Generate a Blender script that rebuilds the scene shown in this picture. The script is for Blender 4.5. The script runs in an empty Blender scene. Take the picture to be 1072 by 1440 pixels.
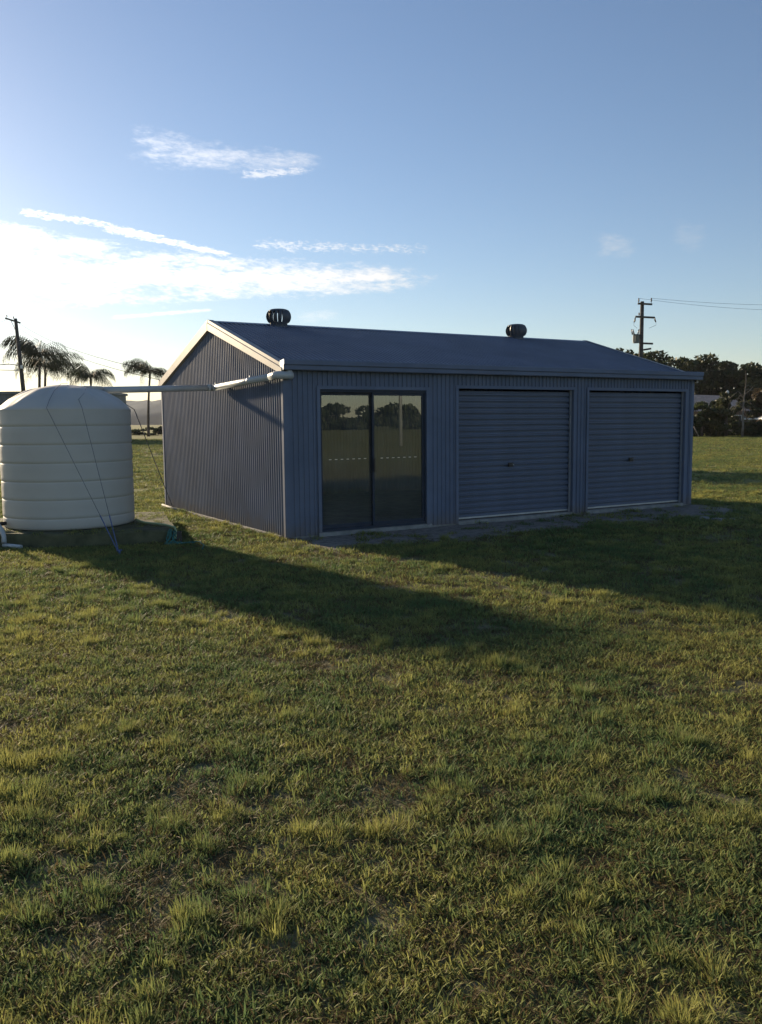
import bpy, math, random
import numpy as np
from mathutils import Vector, Matrix

S = bpy.context.scene
COL = S.collection
R = math.radians

# ------------------------------------------------------------------ camera
CAM_H, F_PX, PITCH, ROLL = 1.74, 1200.0, 0.1056, -0.0096
cam = bpy.data.cameras.new('camera')
cam_ob = bpy.data.objects.new('camera', cam)
COL.objects.link(cam_ob)
cam.sensor_fit = 'VERTICAL'
cam.sensor_height = 36.0
cam.lens = 36.0 * F_PX / 1440.0
cam.clip_start, cam.clip_end = 0.05, 12000
fw = Vector((0, math.cos(PITCH), -math.sin(PITCH)))
up0 = Vector((0, math.sin(PITCH), math.cos(PITCH)))
rt0 = Vector((1, 0, 0))
rt = rt0 * math.cos(ROLL) + up0 * math.sin(ROLL)
upv = up0 * math.cos(ROLL) - rt0 * math.sin(ROLL)
m3 = Matrix((rt, upv, -fw)).transposed()
cam_ob.matrix_world = Matrix.Translation((0, 0, CAM_H)) @ m3.to_4x4()
S.camera = cam_ob

# ------------------------------------------------------------------ sky, sun, exposure
SUN_AZ, SUN_EL = R(-40.5), R(14.0)          # azimuth measured clockwise from +Y
SUN_DIR = Vector((math.sin(SUN_AZ) * math.cos(SUN_EL), math.cos(SUN_AZ) * math.cos(SUN_EL), math.sin(SUN_EL)))
world = bpy.data.worlds.new('World')
S.world = world
world.use_nodes = True
wt = world.node_tree
wt.nodes.clear()


class NT:
    """tiny helper to write node trees"""
    def __init__(self, tree):
        self.t = tree

    def n(self, kind, **kw):
        nd = self.t.nodes.new(kind)
        for k, v in kw.items():
            setattr(nd, k, v)
        return nd

    def put(self, sock, v):
        if hasattr(v, 'is_linked') or isinstance(v, bpy.types.NodeSocket):
            self.t.links.new(v, sock)
        else:
            sock.default_value = v

    def math(self, op, a, b=0.0, c=0.0, clamp=False):
        nd = self.n('ShaderNodeMath', operation=op, use_clamp=clamp)
        self.put(nd.inputs[0], a); self.put(nd.inputs[1], b); self.put(nd.inputs[2], c)
        return nd.outputs[0]

    def mix(self, fac, a, b, kind='RGBA', blend='MIX'):
        nd = self.n('ShaderNodeMix', data_type=kind, blend_type=blend)
        ins = [s for s in nd.inputs if s.enabled]
        self.put(ins[0], fac); self.put(ins[1], a); self.put(ins[2], b)
        return [s for s in nd.outputs if s.enabled][0]

    def smooth(self, x, lo, hi, a=0.0, b=1.0):
        nd = self.n('ShaderNodeMapRange', interpolation_type='SMOOTHSTEP')
        self.put(nd.inputs[0], x); self.put(nd.inputs[1], lo); self.put(nd.inputs[2], hi)
        self.put(nd.inputs[3], a); self.put(nd.inputs[4], b)
        return nd.outputs[0]

    def noise(self, vec, scale, detail=4.0, rough=0.55, dist=0.0):
        nd = self.n('ShaderNodeTexNoise')
        if vec is not None:
            self.put(nd.inputs['Vector'], vec)
        nd.inputs['Scale'].default_value = scale
        nd.inputs['Detail'].default_value = detail
        nd.inputs['Roughness'].default_value = rough
        nd.inputs['Distortion'].default_value = dist
        return nd.outputs['Fac']

    def comb(self, x, y, z):
        nd = self.n('ShaderNodeCombineXYZ')
        self.put(nd.inputs[0], x); self.put(nd.inputs[1], y); self.put(nd.inputs[2], z)
        return nd.outputs[0]


SKY_STRENGTH = 0.050
w = NT(wt)
sky = w.n('ShaderNodeTexSky', sky_type='NISHITA')
sky.sun_disc = False
sky.sun_elevation = SUN_EL
sky.sun_rotation = SUN_AZ
sky.altitude = 20
sky.air_density = 1.0
sky.dust_density = 0.26
sky.ozone_density = 2.2
tc = w.n('ShaderNodeTexCoord')
sep = w.n('ShaderNodeSeparateXYZ')
wt.links.new(tc.outputs['Generated'], sep.inputs[0])
az = w.math('MULTIPLY', w.math('ARCTAN2', sep.outputs[0], sep.outputs[1]), 57.2958)
el = w.math('MULTIPLY', w.math('ARCSINE', sep.outputs[2]), 57.2958)
cv = w.comb(w.math('MULTIPLY', az, 0.22), w.math('MULTIPLY', el, 1.0), 0.0)
cn1 = w.noise(cv, 1.1, 7.0, 0.62, 0.35)
cn2 = w.noise(w.comb(w.math('MULTIPLY', az, 0.6), w.math('MULTIPLY', el, 1.7), 3.0), 1.6, 6.0, 0.65, 0.2)
cn3 = w.noise(w.comb(w.math('MULTIPLY', az, 1.3), w.math('MULTIPLY_ADD', el, 4.5, w.math('MULTIPLY', az, 0.35)), 7.0), 1.5, 6.0, 0.7, 0.5)
cn = w.math('ADD', w.math('ADD', w.math('MULTIPLY', cn1, 0.40), w.math('MULTIPLY', cn2, 0.30)), w.math('MULTIPLY', cn3, 0.30))


def streak(a1, e1, a2, e2, t1, t2, amount, lo=0.42, hi=0.72, soft=0.12, nz=None, amp=3.4):
    """one long cirrus bank between two directions in the sky, thick t1 at its start, t2 at its end (degrees)"""
    t = w.math('DIVIDE', w.math('SUBTRACT', az, a1), a2 - a1)
    ec = w.math('MULTIPLY_ADD', t, e2 - e1, e1)
    th = w.math('MAXIMUM', w.math('MULTIPLY_ADD', t, (t2 - t1) * 1.35, t1 * 1.35), 0.03)
    d = w.math('DIVIDE', w.math('SUBTRACT', el, ec), th)
    m = w.math('SUBTRACT', 1.0, w.math('MULTIPLY', d, d), clamp=True)
    win = w.math('MULTIPLY', w.smooth(t, 0.0, soft), w.smooth(t, 1.0, 1.0 - soft))
    m = w.math('MULTIPLY', m, win)
    v = w.math('ADD', w.math('MULTIPLY', m, 1.0), w.math('MULTIPLY', w.math('SUBTRACT', cn if nz is None else nz, 0.5), amp))
    v = w.math('MULTIPLY', w.smooth(v, lo - 0.15, hi + 0.35), w.smooth(m, 0.0, 0.30))
    return w.math('MULTIPLY', v, amount)


cnf = w.math('ADD', w.math('MULTIPLY', cn3, 0.6), w.math('MULTIPLY', w.noise(w.comb(w.math('MULTIPLY', az, 2.2), w.math('MULTIPLY', el, 3.6), 11.0), 1.2, 5.0, 0.65, 0.3), 0.4))
clouds = [
    streak(-70, 9.0, 8.0, 9.30, 4.4, 0.50, 1.0, 0.50, 1.2, amp=4.2),
    streak(-34, 9.4, 4.0, 9.25, 1.0, 0.30, 0.9, 0.35, 0.9, amp=4.6),
    streak(-60, 13.0, -14.0, 10.6, 2.4, 0.40, 0.9, 0.45, 1.2, amp=4.6),
    streak(-22.5, 12.65, -16.5, 12.1, 0.26, 0.20, 0.8, 0.6, 1.2, nz=cnf, amp=5.5),
    streak(-18.0, 12.2, -9.0, 10.5, 0.34, 0.18, 0.9, 0.45, 1.1, nz=cnf, amp=5.0),
    streak(-17.0, 16.75, -1.5, 16.05, 1.25, 0.30, 0.50, 0.45, 1.4, 0.25, amp=4.6),
    streak(-9.5, 15.35, -3.5, 15.9, 0.35, 0.2, 0.5, 0.4, 1.1, 0.3, nz=cnf, amp=5.0),
    streak(-9.0, 11.35, 4.0, 11.0, 0.40, 0.3, 0.5, 0.75, 1.3, nz=cnf, amp=6.5),
    streak(13.3, 10.95, 17.0, 10.5, 0.85, 0.4, 0.42, 0.40, 1.3, 0.4, amp=4.2),
    streak(18.0, 11.3, 21.0, 10.6, 1.0, 0.7, 0.20, 0.40, 1.3, 0.4, amp=4.2),
    streak(-6.5, 6.7, -1.5, 7.1, 0.45, 0.3, 0.40, 0.40, 1.3, 0.4, amp=4.2),
    streak(-17.5, 6.6, -10.5, 7.3, 0.14, 0.10, 0.45, 0.3, 0.9, nz=cnf, amp=3.0),
    streak(35, 14, 75, 18, 2.0, 0.6, 0.4), streak(110, 10, 170, 14, 2.5, 0.8, 0.4),
    streak(-160, 16, -110, 12, 2.2, 0.7, 0.5),
]
cm = clouds[0]
for c_ in clouds[1:]:
    cm = w.math('MAXIMUM', cm, c_)
dot = w.n('ShaderNodeVectorMath', operation='DOT_PRODUCT')
wt.links.new(tc.outputs['Generated'], dot.inputs[0])
dot.inputs[1].default_value = SUN_DIR
ph = w.math('POWER', w.math('MAXIMUM', dot.outputs['Value'], 0.0), 7.0)
cb = w.math('MULTIPLY_ADD', ph, 8.0, 4.0)                     # cirrus scatters sunlight forward
ccol = w.n('ShaderNodeVectorMath', operation='SCALE')
ccol.inputs[0].default_value = (1.0, 0.955, 0.90)
wt.links.new(cb, ccol.inputs['Scale'])
tintn = w.n('ShaderNodeVectorMath', operation='MULTIPLY')      # dims the whole sky's light, with a faint cool balance
wt.links.new(sky.outputs[0], tintn.inputs[0])
tintn.inputs[1].default_value = (0.620, 0.602, 0.638)
skymix = w.mix(cm, tintn.outputs[0], ccol.outputs[0])
bg = w.n('ShaderNodeBackground')
wt.links.new(skymix, bg.inputs[0])
bg.inputs[1].default_value = SKY_STRENGTH
wo = w.n('ShaderNodeOutputWorld')
wt.links.new(bg.outputs[0], wo.inputs[0])

sun = bpy.data.lights.new('sun', 'SUN')
sun.energy = 2.25
sun.angle = R(2.2)            # the low sun shines through thin cloud
sun.color = (1.0, 0.80, 0.55)
sun_ob = bpy.data.objects.new('sun', sun)
COL.objects.link(sun_ob)
sun_ob.rotation_euler = SUN_DIR.to_track_quat('Z', 'Y').to_euler()
sun_ob.location = SUN_DIR * 60

S.view_settings.view_transform = 'Standard'
S.view_settings.look = 'None'
S.view_settings.gamma = 1.0
S.view_settings.exposure = 2.12
S.render.film_transparent = False
S.cycles.use_denoising = True
S.cycles.max_bounces = 8
S.cycles.transparent_max_bounces = 12
S.cycles.volume_bounces = 0
S.cycles.caustics_reflective = False
S.cycles.caustics_refractive = False


# ------------------------------------------------------------------ mesh helpers
class MB:
    """collects faces; build() links them as ONE mesh object"""
    def __init__(self):
        self.v, self.f, self.sm = [], [], []

    def add(self, vs, fs, smooth=False):
        b = len(self.v)
        self.v += [tuple(p) for p in vs]
        self.f += [tuple(i + b for i in q) for q in fs]
        self.sm += [smooth] * len(fs)
        return self

    def box(self, x0, x1, y0, y1, z0, z1):
        vs = [(x, y, z) for z in (z0, z1) for y in (y0, y1) for x in (x0, x1)]
        return self.add(vs, [(0, 2, 3, 1), (4, 5, 7, 6), (0, 1, 5, 4), (2, 6, 7, 3), (0, 4, 6, 2), (1, 3, 7, 5)])

    def beam(self, p, q, w_, h_, roll=0.0):
        """box-section bar from p to q"""
        p, q = Vector(p), Vector(q)
        d = (q - p).normalized()
        u = d.cross(Vector((0, 0, 1)))
        if u.length < 1e-4:
            u = Vector((1, 0, 0))
        u.normalize()
        v = u.cross(d).normalized()
        vs = []
        for e in (p, q):
            for a, b in ((-1, -1), (1, -1), (1, 1), (-1, 1)):
                vs.append(e + u * (a * w_ / 2) + v * (b * h_ / 2))
        return self.add(vs, [(3, 2, 1, 0), (4, 5, 6, 7), (0, 1, 5, 4), (1, 2, 6, 5), (2, 3, 7, 6), (3, 0, 4, 7)])

    def tube(self, pts, rad, seg=8, caps=True, smooth=True):
        pts = [Vector(p) for p in pts]
        n = len(pts)
        if not hasattr(rad, '__len__'):
            rad = [rad] * n
        vs, fs = [], []
        ref = Vector((0, 0, 1))
        u = None
        for i, p in enumerate(pts):
            d = (pts[min(i + 1, n - 1)] - pts[max(i - 1, 0)]).normalized()
            if u is None:
                u = d.cross(ref)
                if u.length < 1e-3:
                    u = d.cross(Vector((1, 0, 0)))
            else:
                u = u - d * u.dot(d)
            u.normalize()
            v = d.cross(u)
            for k in range(seg):
                a = 2 * math.pi * k / seg
                vs.append(p + (u * math.cos(a) + v * math.sin(a)) * rad[i])
        for i in range(n - 1):
            for k in range(seg):
                k2 = (k + 1) % seg
                fs.append((i * seg + k, i * seg + k2, (i + 1) * seg + k2, (i + 1) * seg + k))
        self.add(vs, fs, smooth)
        if caps:
            b = len(self.v) - len(vs)
            self.f.append(tuple(b + k for k in reversed(range(seg)))); self.sm.append(False)
            self.f.append(tuple(b + (n - 1) * seg + k for k in range(seg))); self.sm.append(False)
        return self

    def lathe(self, prof, seg=48, c=(0, 0, 0), smooth=True, lobes=None):
        vs, fs = [], []
        for (r_, z) in prof:
            for k in range(seg):
                a = 2 * math.pi * k / seg
                rr = r_ if lobes is None else lobes(r_, z, a)[0]
                zz = z if lobes is None else lobes(r_, z, a)[1]
                vs.append((c[0] + rr * math.cos(a), c[1] + rr * math.sin(a), c[2] + zz))
        for i in range(len(prof) - 1):
            for k in range(seg):
                k2 = (k + 1) % seg
                fs.append((i * seg + k, i * seg + k2, (i + 1) * seg + k2, (i + 1) * seg + k))
        return self.add(vs, fs, smooth)

    def mesh(self, name, mat):
        me = bpy.data.meshes.new(name)
        me.from_pydata(self.v, [], self.f)
        me.polygons.foreach_set('use_smooth', self.sm)
        if mat is not None:
            me.materials.append(mat)
        me.update()
        return me

    def build(self, name, mat, parent=None):
        return link(name, self.mesh(name, mat), parent)


def link(name, me, parent=None, loc=None, rot=None):
    o = bpy.data.objects.new(name, me)
    COL.objects.link(o)
    if parent is not None:
        o.parent = parent
    if loc is not None:
        o.location = loc
    if rot is not None:
        o.rotation_euler = rot
    return o


def empty(name, loc=(0, 0, 0), rz=0.0):
    o = bpy.data.objects.new(name, None)
    COL.objects.link(o)
    o.location = loc
    o.rotation_euler = (0, 0, rz)
    o.empty_display_size = 0.2
    return o


def tag(o, label=None, cat=None, group=None, kind=None):
    if label: o['label'] = label
    if cat: o['category'] = cat
    if group: o['group'] = group
    if kind: o['kind'] = kind
    return o


# ------------------------------------------------------------------ materials
MATS = {}


def mat(name, col, rough=0.6, metal=0.0, spec=0.5, var=0.0, vscale=3.0, bump=0.0, bscale=40.0, coat=0.0, sub=0.0):
    m = bpy.data.materials.new(name)
    m.use_nodes = True
    t = m.node_tree
    b = t.nodes['Principled BSDF']
    q = NT(t)
    b.inputs['Roughness'].default_value = rough
    b.inputs['Metallic'].default_value = metal
    b.inputs['Specular IOR Level'].default_value = spec
    b.inputs['Coat Weight'].default_value = coat
    c = (*col, 1)
    if var > 0:
        co = q.n('ShaderNodeTexCoord').outputs['Object']
        nz = q.noise(co, vscale, 6, 0.6)
        lo = tuple(x * (1 - var) for x in col) + (1,)
        hi = tuple(min(1, x * (1 + var)) for x in col) + (1,)
        f = q.smooth(nz, 0.3, 0.7)
        t.links.new(q.mix(f, lo, hi), b.inputs['Base Color'])
        t.links.new(q.smooth(q.noise(co, vscale * 2.3, 5, 0.6), 0.2, 0.8, rough * 0.85, min(1, rough * 1.2)), b.inputs['Roughness'])
        if bump > 0:
            bp = q.n('ShaderNodeBump')
            bp.inputs['Strength'].default_value = bump
            bp.inputs['Distance'].default_value = 0.01
            t.links.new(q.noise(co, bscale, 5, 0.6), bp.inputs['Height'])
            t.links.new(bp.outputs[0], b.inputs['Normal'])
    else:
        b.inputs['Base Color'].default_value = c
    MATS[name] = m
    return m


M_STEEL = mat('painted_steel_deep_blue', (0.135, 0.165, 0.230), 0.6, 0, 0.08, 0.10, 1.3)
def foot_dust(m):
    t = m.node_tree
    q_ = NT(t)
    b = t.nodes['Principled BSDF']
    src = b.inputs['Base Color'].links[0].from_socket
    co = q_.n('ShaderNodeTexCoord').outputs['Object']
    sp = q_.n('ShaderNodeSeparateXYZ'); t.links.new(co, sp.inputs[0])
    h = q_.math('ADD', sp.outputs[2], q_.math('MULTIPLY', q_.math('SUBTRACT', q_.noise(co, 5.0, 6, 0.7), 0.5), 0.5))
    f_ = q_.math('MULTIPLY', q_.smooth(h, 0.32, 0.0), 0.55)
    t.links.new(q_.mix(f_, src, (0.17, 0.145, 0.115, 1)), b.inputs['Base Color'])


foot_dust(M_STEEL)
M_ROOF = mat('painted_steel_roof', (0.105, 0.132, 0.190), 0.40, 0, 0.35, 0.10, 0.9)
M_SLAT = mat('painted_steel_slats', (0.108, 0.136, 0.198), 0.42, 0, 0.28, 0.08, 2.0)
M_BARGE = mat('painted_steel_barge', (0.27, 0.25, 0.225), 0.45, 0, 0.3, 0.12, 2.0)
M_DARK = mat('dark_frame_paint', (0.034, 0.044, 0.064), 0.5, 0, 0.2, 0.1, 3)
M_VENT = mat('ventilator_paint', (0.075, 0.088, 0.11), 0.4, 0, 0.4, 0.1, 5)
M_GALV = mat('galvanised_steel', (0.42, 0.45, 0.48), 0.38, 0.8, 0.5, 0.15, 6)
M_ALU = mat('aluminium', (0.50, 0.53, 0.56), 0.35, 0.7, 0.5, 0.1, 6)
M_PVC = mat('grey_white_pvc', (0.42, 0.45, 0.46), 0.32, 0, 0.5, 0.06, 3)
M_WPVC = mat('white_pvc', (0.68, 0.70, 0.70), 0.35, 0, 0.5, 0.08, 3)
M_TANK = mat('cream_polyethylene', (0.46, 0.45, 0.41), 0.55, 0, 0.4, 0.05, 1.2, 0.10, 60)
M_CONC = mat('concrete', (0.24, 0.24, 0.225), 0.85, 0, 0.3, 0.22, 5, 0.5, 60)
M_PAD = mat('compacted_earth', (0.085, 0.090, 0.052), 0.9, 0, 0.2, 0.35, 4, 0.8, 30)
M_ROPE_B = mat('blue_rope', (0.10, 0.14, 0.27), 0.9, 0, 0.2, 0.25, 60)
M_ROPE_D = mat('grey_rope', (0.10, 0.11, 0.14), 0.8, 0, 0.2, 0.2, 60)
M_HOSE = mat('green_cord', (0.05, 0.16, 0.14), 0.8, 0, 0.2, 0.2, 20)
M_HOSE_Y = mat('pale_green_hose', (0.28, 0.36, 0.20), 0.5, 0, 0.4, 0.1, 20)
M_WOOD = mat('weathered_timber', (0.075, 0.068, 0.06), 0.85, 0, 0.2, 0.3, 5, 0.4, 30)
M_CABLE = mat('cable_black', (0.02, 0.02, 0.022), 1.0, 0, 0.0)
M_CERAM = mat('brown_porcelain', (0.10, 0.06, 0.045), 0.25, 0, 0.5)
M_TRANS = mat('transformer_grey', (0.16, 0.18, 0.18), 0.5, 0, 0.4, 0.15, 4)
M_BARK = mat('bark', (0.095, 0.075, 0.06), 0.9, 0, 0.2, 0.3, 4)
M_BARKP = mat('pale_bark', (0.17, 0.15, 0.13), 0.85, 0, 0.2, 0.3, 3)
M_TILE = mat('brown_roof_tile', (0.50, 0.35, 0.27), 0.85, 0, 0.2, 0.2, 3)
M_BRICK = mat('rendered_brick', (0.30, 0.21, 0.17), 0.9, 0, 0.2, 0.2, 3)
M_WHITE = mat('white_paint', (0.78, 0.77, 0.74), 0.6, 0, 0.3, 0.06, 3)
M_WIN = mat('window_glass', (0.02, 0.025, 0.03), 0.08, 0, 0.6)
M_GREYSH = mat('grey_sheet_wall', (0.16, 0.17, 0.17), 0.6, 0, 0.4, 0.12, 0.8)
M_CASTI = mat('lock_black', (0.02, 0.02, 0.022), 0.4)
M_INT = mat('interior_floor', (0.20, 0.20, 0.19), 0.7, 0, 0.4, 0.15, 2)


def leaf_mat(name, dark, light, trans=0.30, nscale=0.5):
    m = bpy.data.materials.new(name)
    m.use_nodes = True
    t = m.node_tree
    t.nodes.clear()
    q = NT(t)
    geo = q.n('ShaderNodeNewGeometry')
    at = q.n('ShaderNodeAttribute', attribute_name='tint')
    nz = q.smooth(q.noise(geo.outputs['Position'], nscale, 3, 0.5), 0.3, 0.7)
    f = q.math('ADD', q.math('MULTIPLY', nz, 0.45), q.math('MULTIPLY', at.outputs['Fac'], 0.55))
    col = q.mix(f, (*dark, 1), (*light, 1))
    d = q.n('ShaderNodeBsdfPrincipled')
    t.links.new(col, d.inputs['Base Color'])
    d.inputs['Roughness'].default_value = 0.55
    d.inputs['Specular IOR Level'].default_value = 0.25
    tr = q.n('ShaderNodeBsdfTranslucent')
    t.links.new(col, tr.inputs[0])
    mx = q.n('ShaderNodeMixShader')
    mx.inputs[0].default_value = trans
    t.links.new(d.outputs[0], mx.inputs[1]); t.links.new(tr.outputs[0], mx.inputs[2])
    o = q.n('ShaderNodeOutputMaterial')
    t.links.new(mx.outputs[0], o.inputs[0])
    return m


M_LEAF_DK = leaf_mat('leaf_dark', (0.016, 0.028, 0.012), (0.050, 0.065, 0.024))
M_LEAF_OL = leaf_mat('leaf_olive', (0.030, 0.040, 0.016), (0.080, 0.085, 0.030))
M_LEAF_BR = leaf_mat('leaf_brownish', (0.050, 0.042, 0.024), (0.12, 0.085, 0.045))
M_PALM = leaf_mat('palm_frond', (0.020, 0.030, 0.012), (0.055, 0.062, 0.022), 0.10)
M_HILL = leaf_mat('hill_woodland', (0.020, 0.030, 0.016), (0.045, 0.058, 0.028), 0.0, 0.02)

# thin tinted reflective glass
M_GLASS = bpy.data.materials.new('tinted_glass')
M_GLASS.use_nodes = True
_t = M_GLASS.node_tree
_t.nodes.clear()
_q = NT(_t)
_tr = _q.n('ShaderNodeBsdfTransparent'); _tr.inputs[0].default_value = (0.72, 0.76, 0.76, 1)
_gl = _q.n('ShaderNodeBsdfGlossy'); _gl.inputs[0].default_value = (0.86, 0.92, 0.90, 1); _gl.inputs['Roughness'].default_value = 0.0
_fr = _q.n('ShaderNodeFresnel'); _fr.inputs[0].default_value = 2.3
_mx = _q.n('ShaderNodeMixShader')
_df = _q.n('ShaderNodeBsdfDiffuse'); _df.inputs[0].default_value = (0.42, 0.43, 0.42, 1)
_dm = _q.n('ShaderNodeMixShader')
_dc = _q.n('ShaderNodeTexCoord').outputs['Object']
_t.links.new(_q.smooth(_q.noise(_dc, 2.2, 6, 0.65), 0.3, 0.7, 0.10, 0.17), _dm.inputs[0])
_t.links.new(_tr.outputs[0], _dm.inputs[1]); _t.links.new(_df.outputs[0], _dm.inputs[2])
_tr = _dm
_t.links.new(_fr.outputs[0], _mx.inputs[0]); _t.links.new(_tr.outputs[0], _mx.inputs[1]); _t.links.new(_gl.outputs[0], _mx.inputs[2])
_o = _q.n('ShaderNodeOutputMaterial'); _t.links.new(_mx.outputs[0], _o.inputs[0])

# ------------------------------------------------------------------ the shed's own frame
SX, SY, YAW = -1.408, 12.647, 0.5363
W_, D_, H_, RISE = 8.90, 6.07, 2.52, 0.93
E1 = np.array([math.cos(YAW), math.sin(YAW)])
E2 = np.array([-math.sin(YAW), math.cos(YAW)])


def shed_w(a, b, z=0.0):
    return Vector((SX + a * E1[0] + b * E2[0], SY + a * E1[1] + b * E2[1], z))


# ------------------------------------------------------------------ ground
gm = bpy.data.materials.new('lawn_soil')
gm.use_nodes = True
gt = gm.node_tree
q = NT(gt)
gb = gt.nodes['Principled BSDF']
gb.inputs['Roughness'].default_value = 0.95
gb.inputs['Specular IOR Level'].default_value = 0.08
gpos = q.n('ShaderNodeNewGeometry').outputs['Position']
n1 = q.noise(gpos, 0.23, 5, 0.6)
n2 = q.noise(gpos, 2.6, 6, 0.65)
n3 = q.noise(gpos, 38.0, 5, 0.7)
n4 = q.noise(gpos, 0.045, 4, 0.55)
grassy = q.mix(q.smooth(n2, 0.30, 0.70), (0.125, 0.145, 0.048, 1), (0.225, 0.220, 0.075, 1))
grassy = q.mix(q.math('MULTIPLY', q.smooth(n4, 0.38, 0.66), 0.55), grassy, (0.215, 0.195, 0.075, 1))
grassy = q.mix(q.math('MULTIPLY', q.smooth(n3, 0.45, 0.75), 0.6), grassy, (0.045, 0.050, 0.022, 1))
thatch = q.mix(q.smooth(n3, 0.3, 0.7), (0.110, 0.112, 0.060, 1), (0.215, 0.195, 0.115, 1))
soil = q.mix(q.smooth(q.noise(gpos, 9.0, 6, 0.7), 0.3, 0.7), (0.150, 0.140, 0.120, 1), (0.300, 0.270, 0.240, 1))
# bare strip round the shed: signed distance to its footprint, frayed by noise
sg = q.n('ShaderNodeVectorMath', operation='SUBTRACT')
gt.links.new(gpos, sg.inputs[0]); sg.inputs[1].default_value = (SX, SY, 0)
d1 = q.n('ShaderNodeVectorMath', operation='DOT_PRODUCT'); gt.links.new(sg.outputs[0], d1.inputs[0]); d1.inputs[1].default_value = (*E1, 0)
d2 = q.n('ShaderNodeVectorMath', operation='DOT_PRODUCT'); gt.links.new(sg.outputs[0], d2.inputs[0]); d2.inputs[1].default_value = (*E2, 0)
ax = q.math('SUBTRACT', q.math('ABSOLUTE', q.math('SUBTRACT', d1.outputs['Value'], W_ / 2)), W_ / 2)
bx = q.math('SUBTRACT', q.math('ABSOLUTE', q.math('SUBTRACT', d2.outputs['Value'], D_ / 2)), D_ / 2)
# the strip is wider along the front
bx = q.math('SUBTRACT', bx, q.math('MULTIPLY', q.math('LESS_THAN', d2.outputs['Value'], D_ / 2), 0.90))
ax = q.math('ADD', ax, 0.35)
sd = q.math('MAXIMUM', ax, bx)
sd = q.math('ADD', sd, q.math('MULTIPLY', q.math('SUBTRACT', q.noise(gpos, 1.7, 5, 0.65), 0.5), 1.5))
bare = q.smooth(sd, 0.75, 0.30)
# near the camera the thatch between real blades shows; farther out the sheet itself reads as grass
ln = q.n('ShaderNodeVectorMath', operation='LENGTH'); gt.links.new(gpos, ln.inputs[0])
col = q.mix(q.smooth(ln.outputs['Value'], 7.0, 26.0), thatch, grassy)
col = q.mix(bare, col, soil)
gt.links.new(col, gb.inputs['Base Color'])
bp = q.n('ShaderNodeBump'); bp.inputs['Strength'].default_value = 0.7; bp.inputs['Distance'].default_value = 0.03
gt.links.new(q.math('ADD', q.math('MULTIPLY', n2, 0.6), q.math('MULTIPLY', n3, 0.4)), bp.inputs['Height'])
gt.links.new(bp.outputs[0], gb.inputs['Normal'])
g = MB()
gx = [-1690, -900, -250, -80, -25, 0, 25, 80, 250, 900, 2090]
gy = [-490] + gx[2:]; gy = gy[:-1] + [2090]; vs = [(min(x, 1690), y, 0) for y in gy for x in gx]
n_ = len(gx)
g.add(vs, [(j * n_ + i, j * n_ + i + 1, (j + 1) * n_ + i + 1, (j + 1) * n_ + i) for j in range(len(gy) - 1) for i in range(n_ - 1)])
ground = g.build('ground', gm)
tag(ground, 'patchy olive lawn and paddock with bare soil beside the shed', kind='structure')


# far low hill, wooded
def vnoise(x, y, seed=0, period=256):
    rng = np.random.RandomState(seed)
    tab = rng.rand(period, period)
    xi, yi = np.floor(x).astype(int), np.floor(y).astype(int)
    fx, fy = x - xi, y - yi
    fx, fy = fx * fx * (3 - 2 * fx), fy * fy * (3 - 2 * fy)
    g_ = lambda i, j: tab[i % period, j % period]
    return (g_(xi, yi) * (1 - fx) + g_(xi + 1, yi) * fx) * (1 - fy) + (g_(xi, yi + 1) * (1 - fx) + g_(xi + 1, yi + 1) * fx) * fy


hx = np.linspace(-1500, 900, 240)
hy = np.linspace(1250, 1900, 26)
HX, HY = np.meshgrid(hx, hy)
prof = np.sin(np.clip((HY - 1250) / 650, 0, 1) * math.pi) ** 0.6
HZ = prof * (30 + 16 * vnoise(HX / 260, HY / 400, 3) + 10 * vnoise(HX / 70, HY / 90, 4) + 5 * vnoise(HX / 16, HY / 30, 5)) - 0.6
hb = MB()
hb.add(np.stack([HX, HY, HZ], -1).reshape(-1, 3), [(j * 240 + i, j * 240 + i + 1, (j + 1) * 240 + i + 1, (j + 1) * 240 + i) for j in range(25) for i in range(239)], True)
tag(hb.build('hill', M_HILL), 'low wooded hill on the far horizon behind the palms', kind='structure')


# ------------------------------------------------------------------ the shed
shed = empty('shed', (SX, SY, 0), YAW)
tag(shed, 'dark blue steel garage shed with two roller doors and glass sliding door', 'shed')

PITCH_R = 0.0835
PROF = [(0.0, 0.0), (0.044, 0.0), (0.052, 0.019), (0.068, 0.019), (0.0765, 0.0)]


def rib_points(u0, u1):
    pts = []
    k = math.floor(u0 / PITCH_R) - 1
    seq = []
    while k * PITCH_R < u1 + PITCH_R:
        seq += [(k * PITCH_R + du, o_) for du, o_ in PROF]
        k += 1
    us = np.array([s[0] for s in seq]); os_ = np.array([s[1] for s in seq])
    inner = [(u, o_) for u, o_ in seq if u0 + 1e-4 < u < u1 - 1e-4]
    return [(u0, float(np.interp(u0, us, os_)))] + inner + [(u1, float(np.interp(u1, us, os_)))]


def cladding(mb, plane, u0, u1, z0, ztop):
    """vertical ribbed sheet; plane(u, o, z) -> point, ztop(u) -> top height"""
    pts = rib_points(u0, u1)
    vs, fs = [], []
    for u, o_ in pts:
        vs += [plane(u, o_, z0), plane(u, o_, ztop(u))]
    for i in range(len(pts) - 1):
        fs.append((2 * i, 2 * i + 2, 2 * i + 3, 2 * i + 1))
    mb.add(vs, fs)


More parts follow.
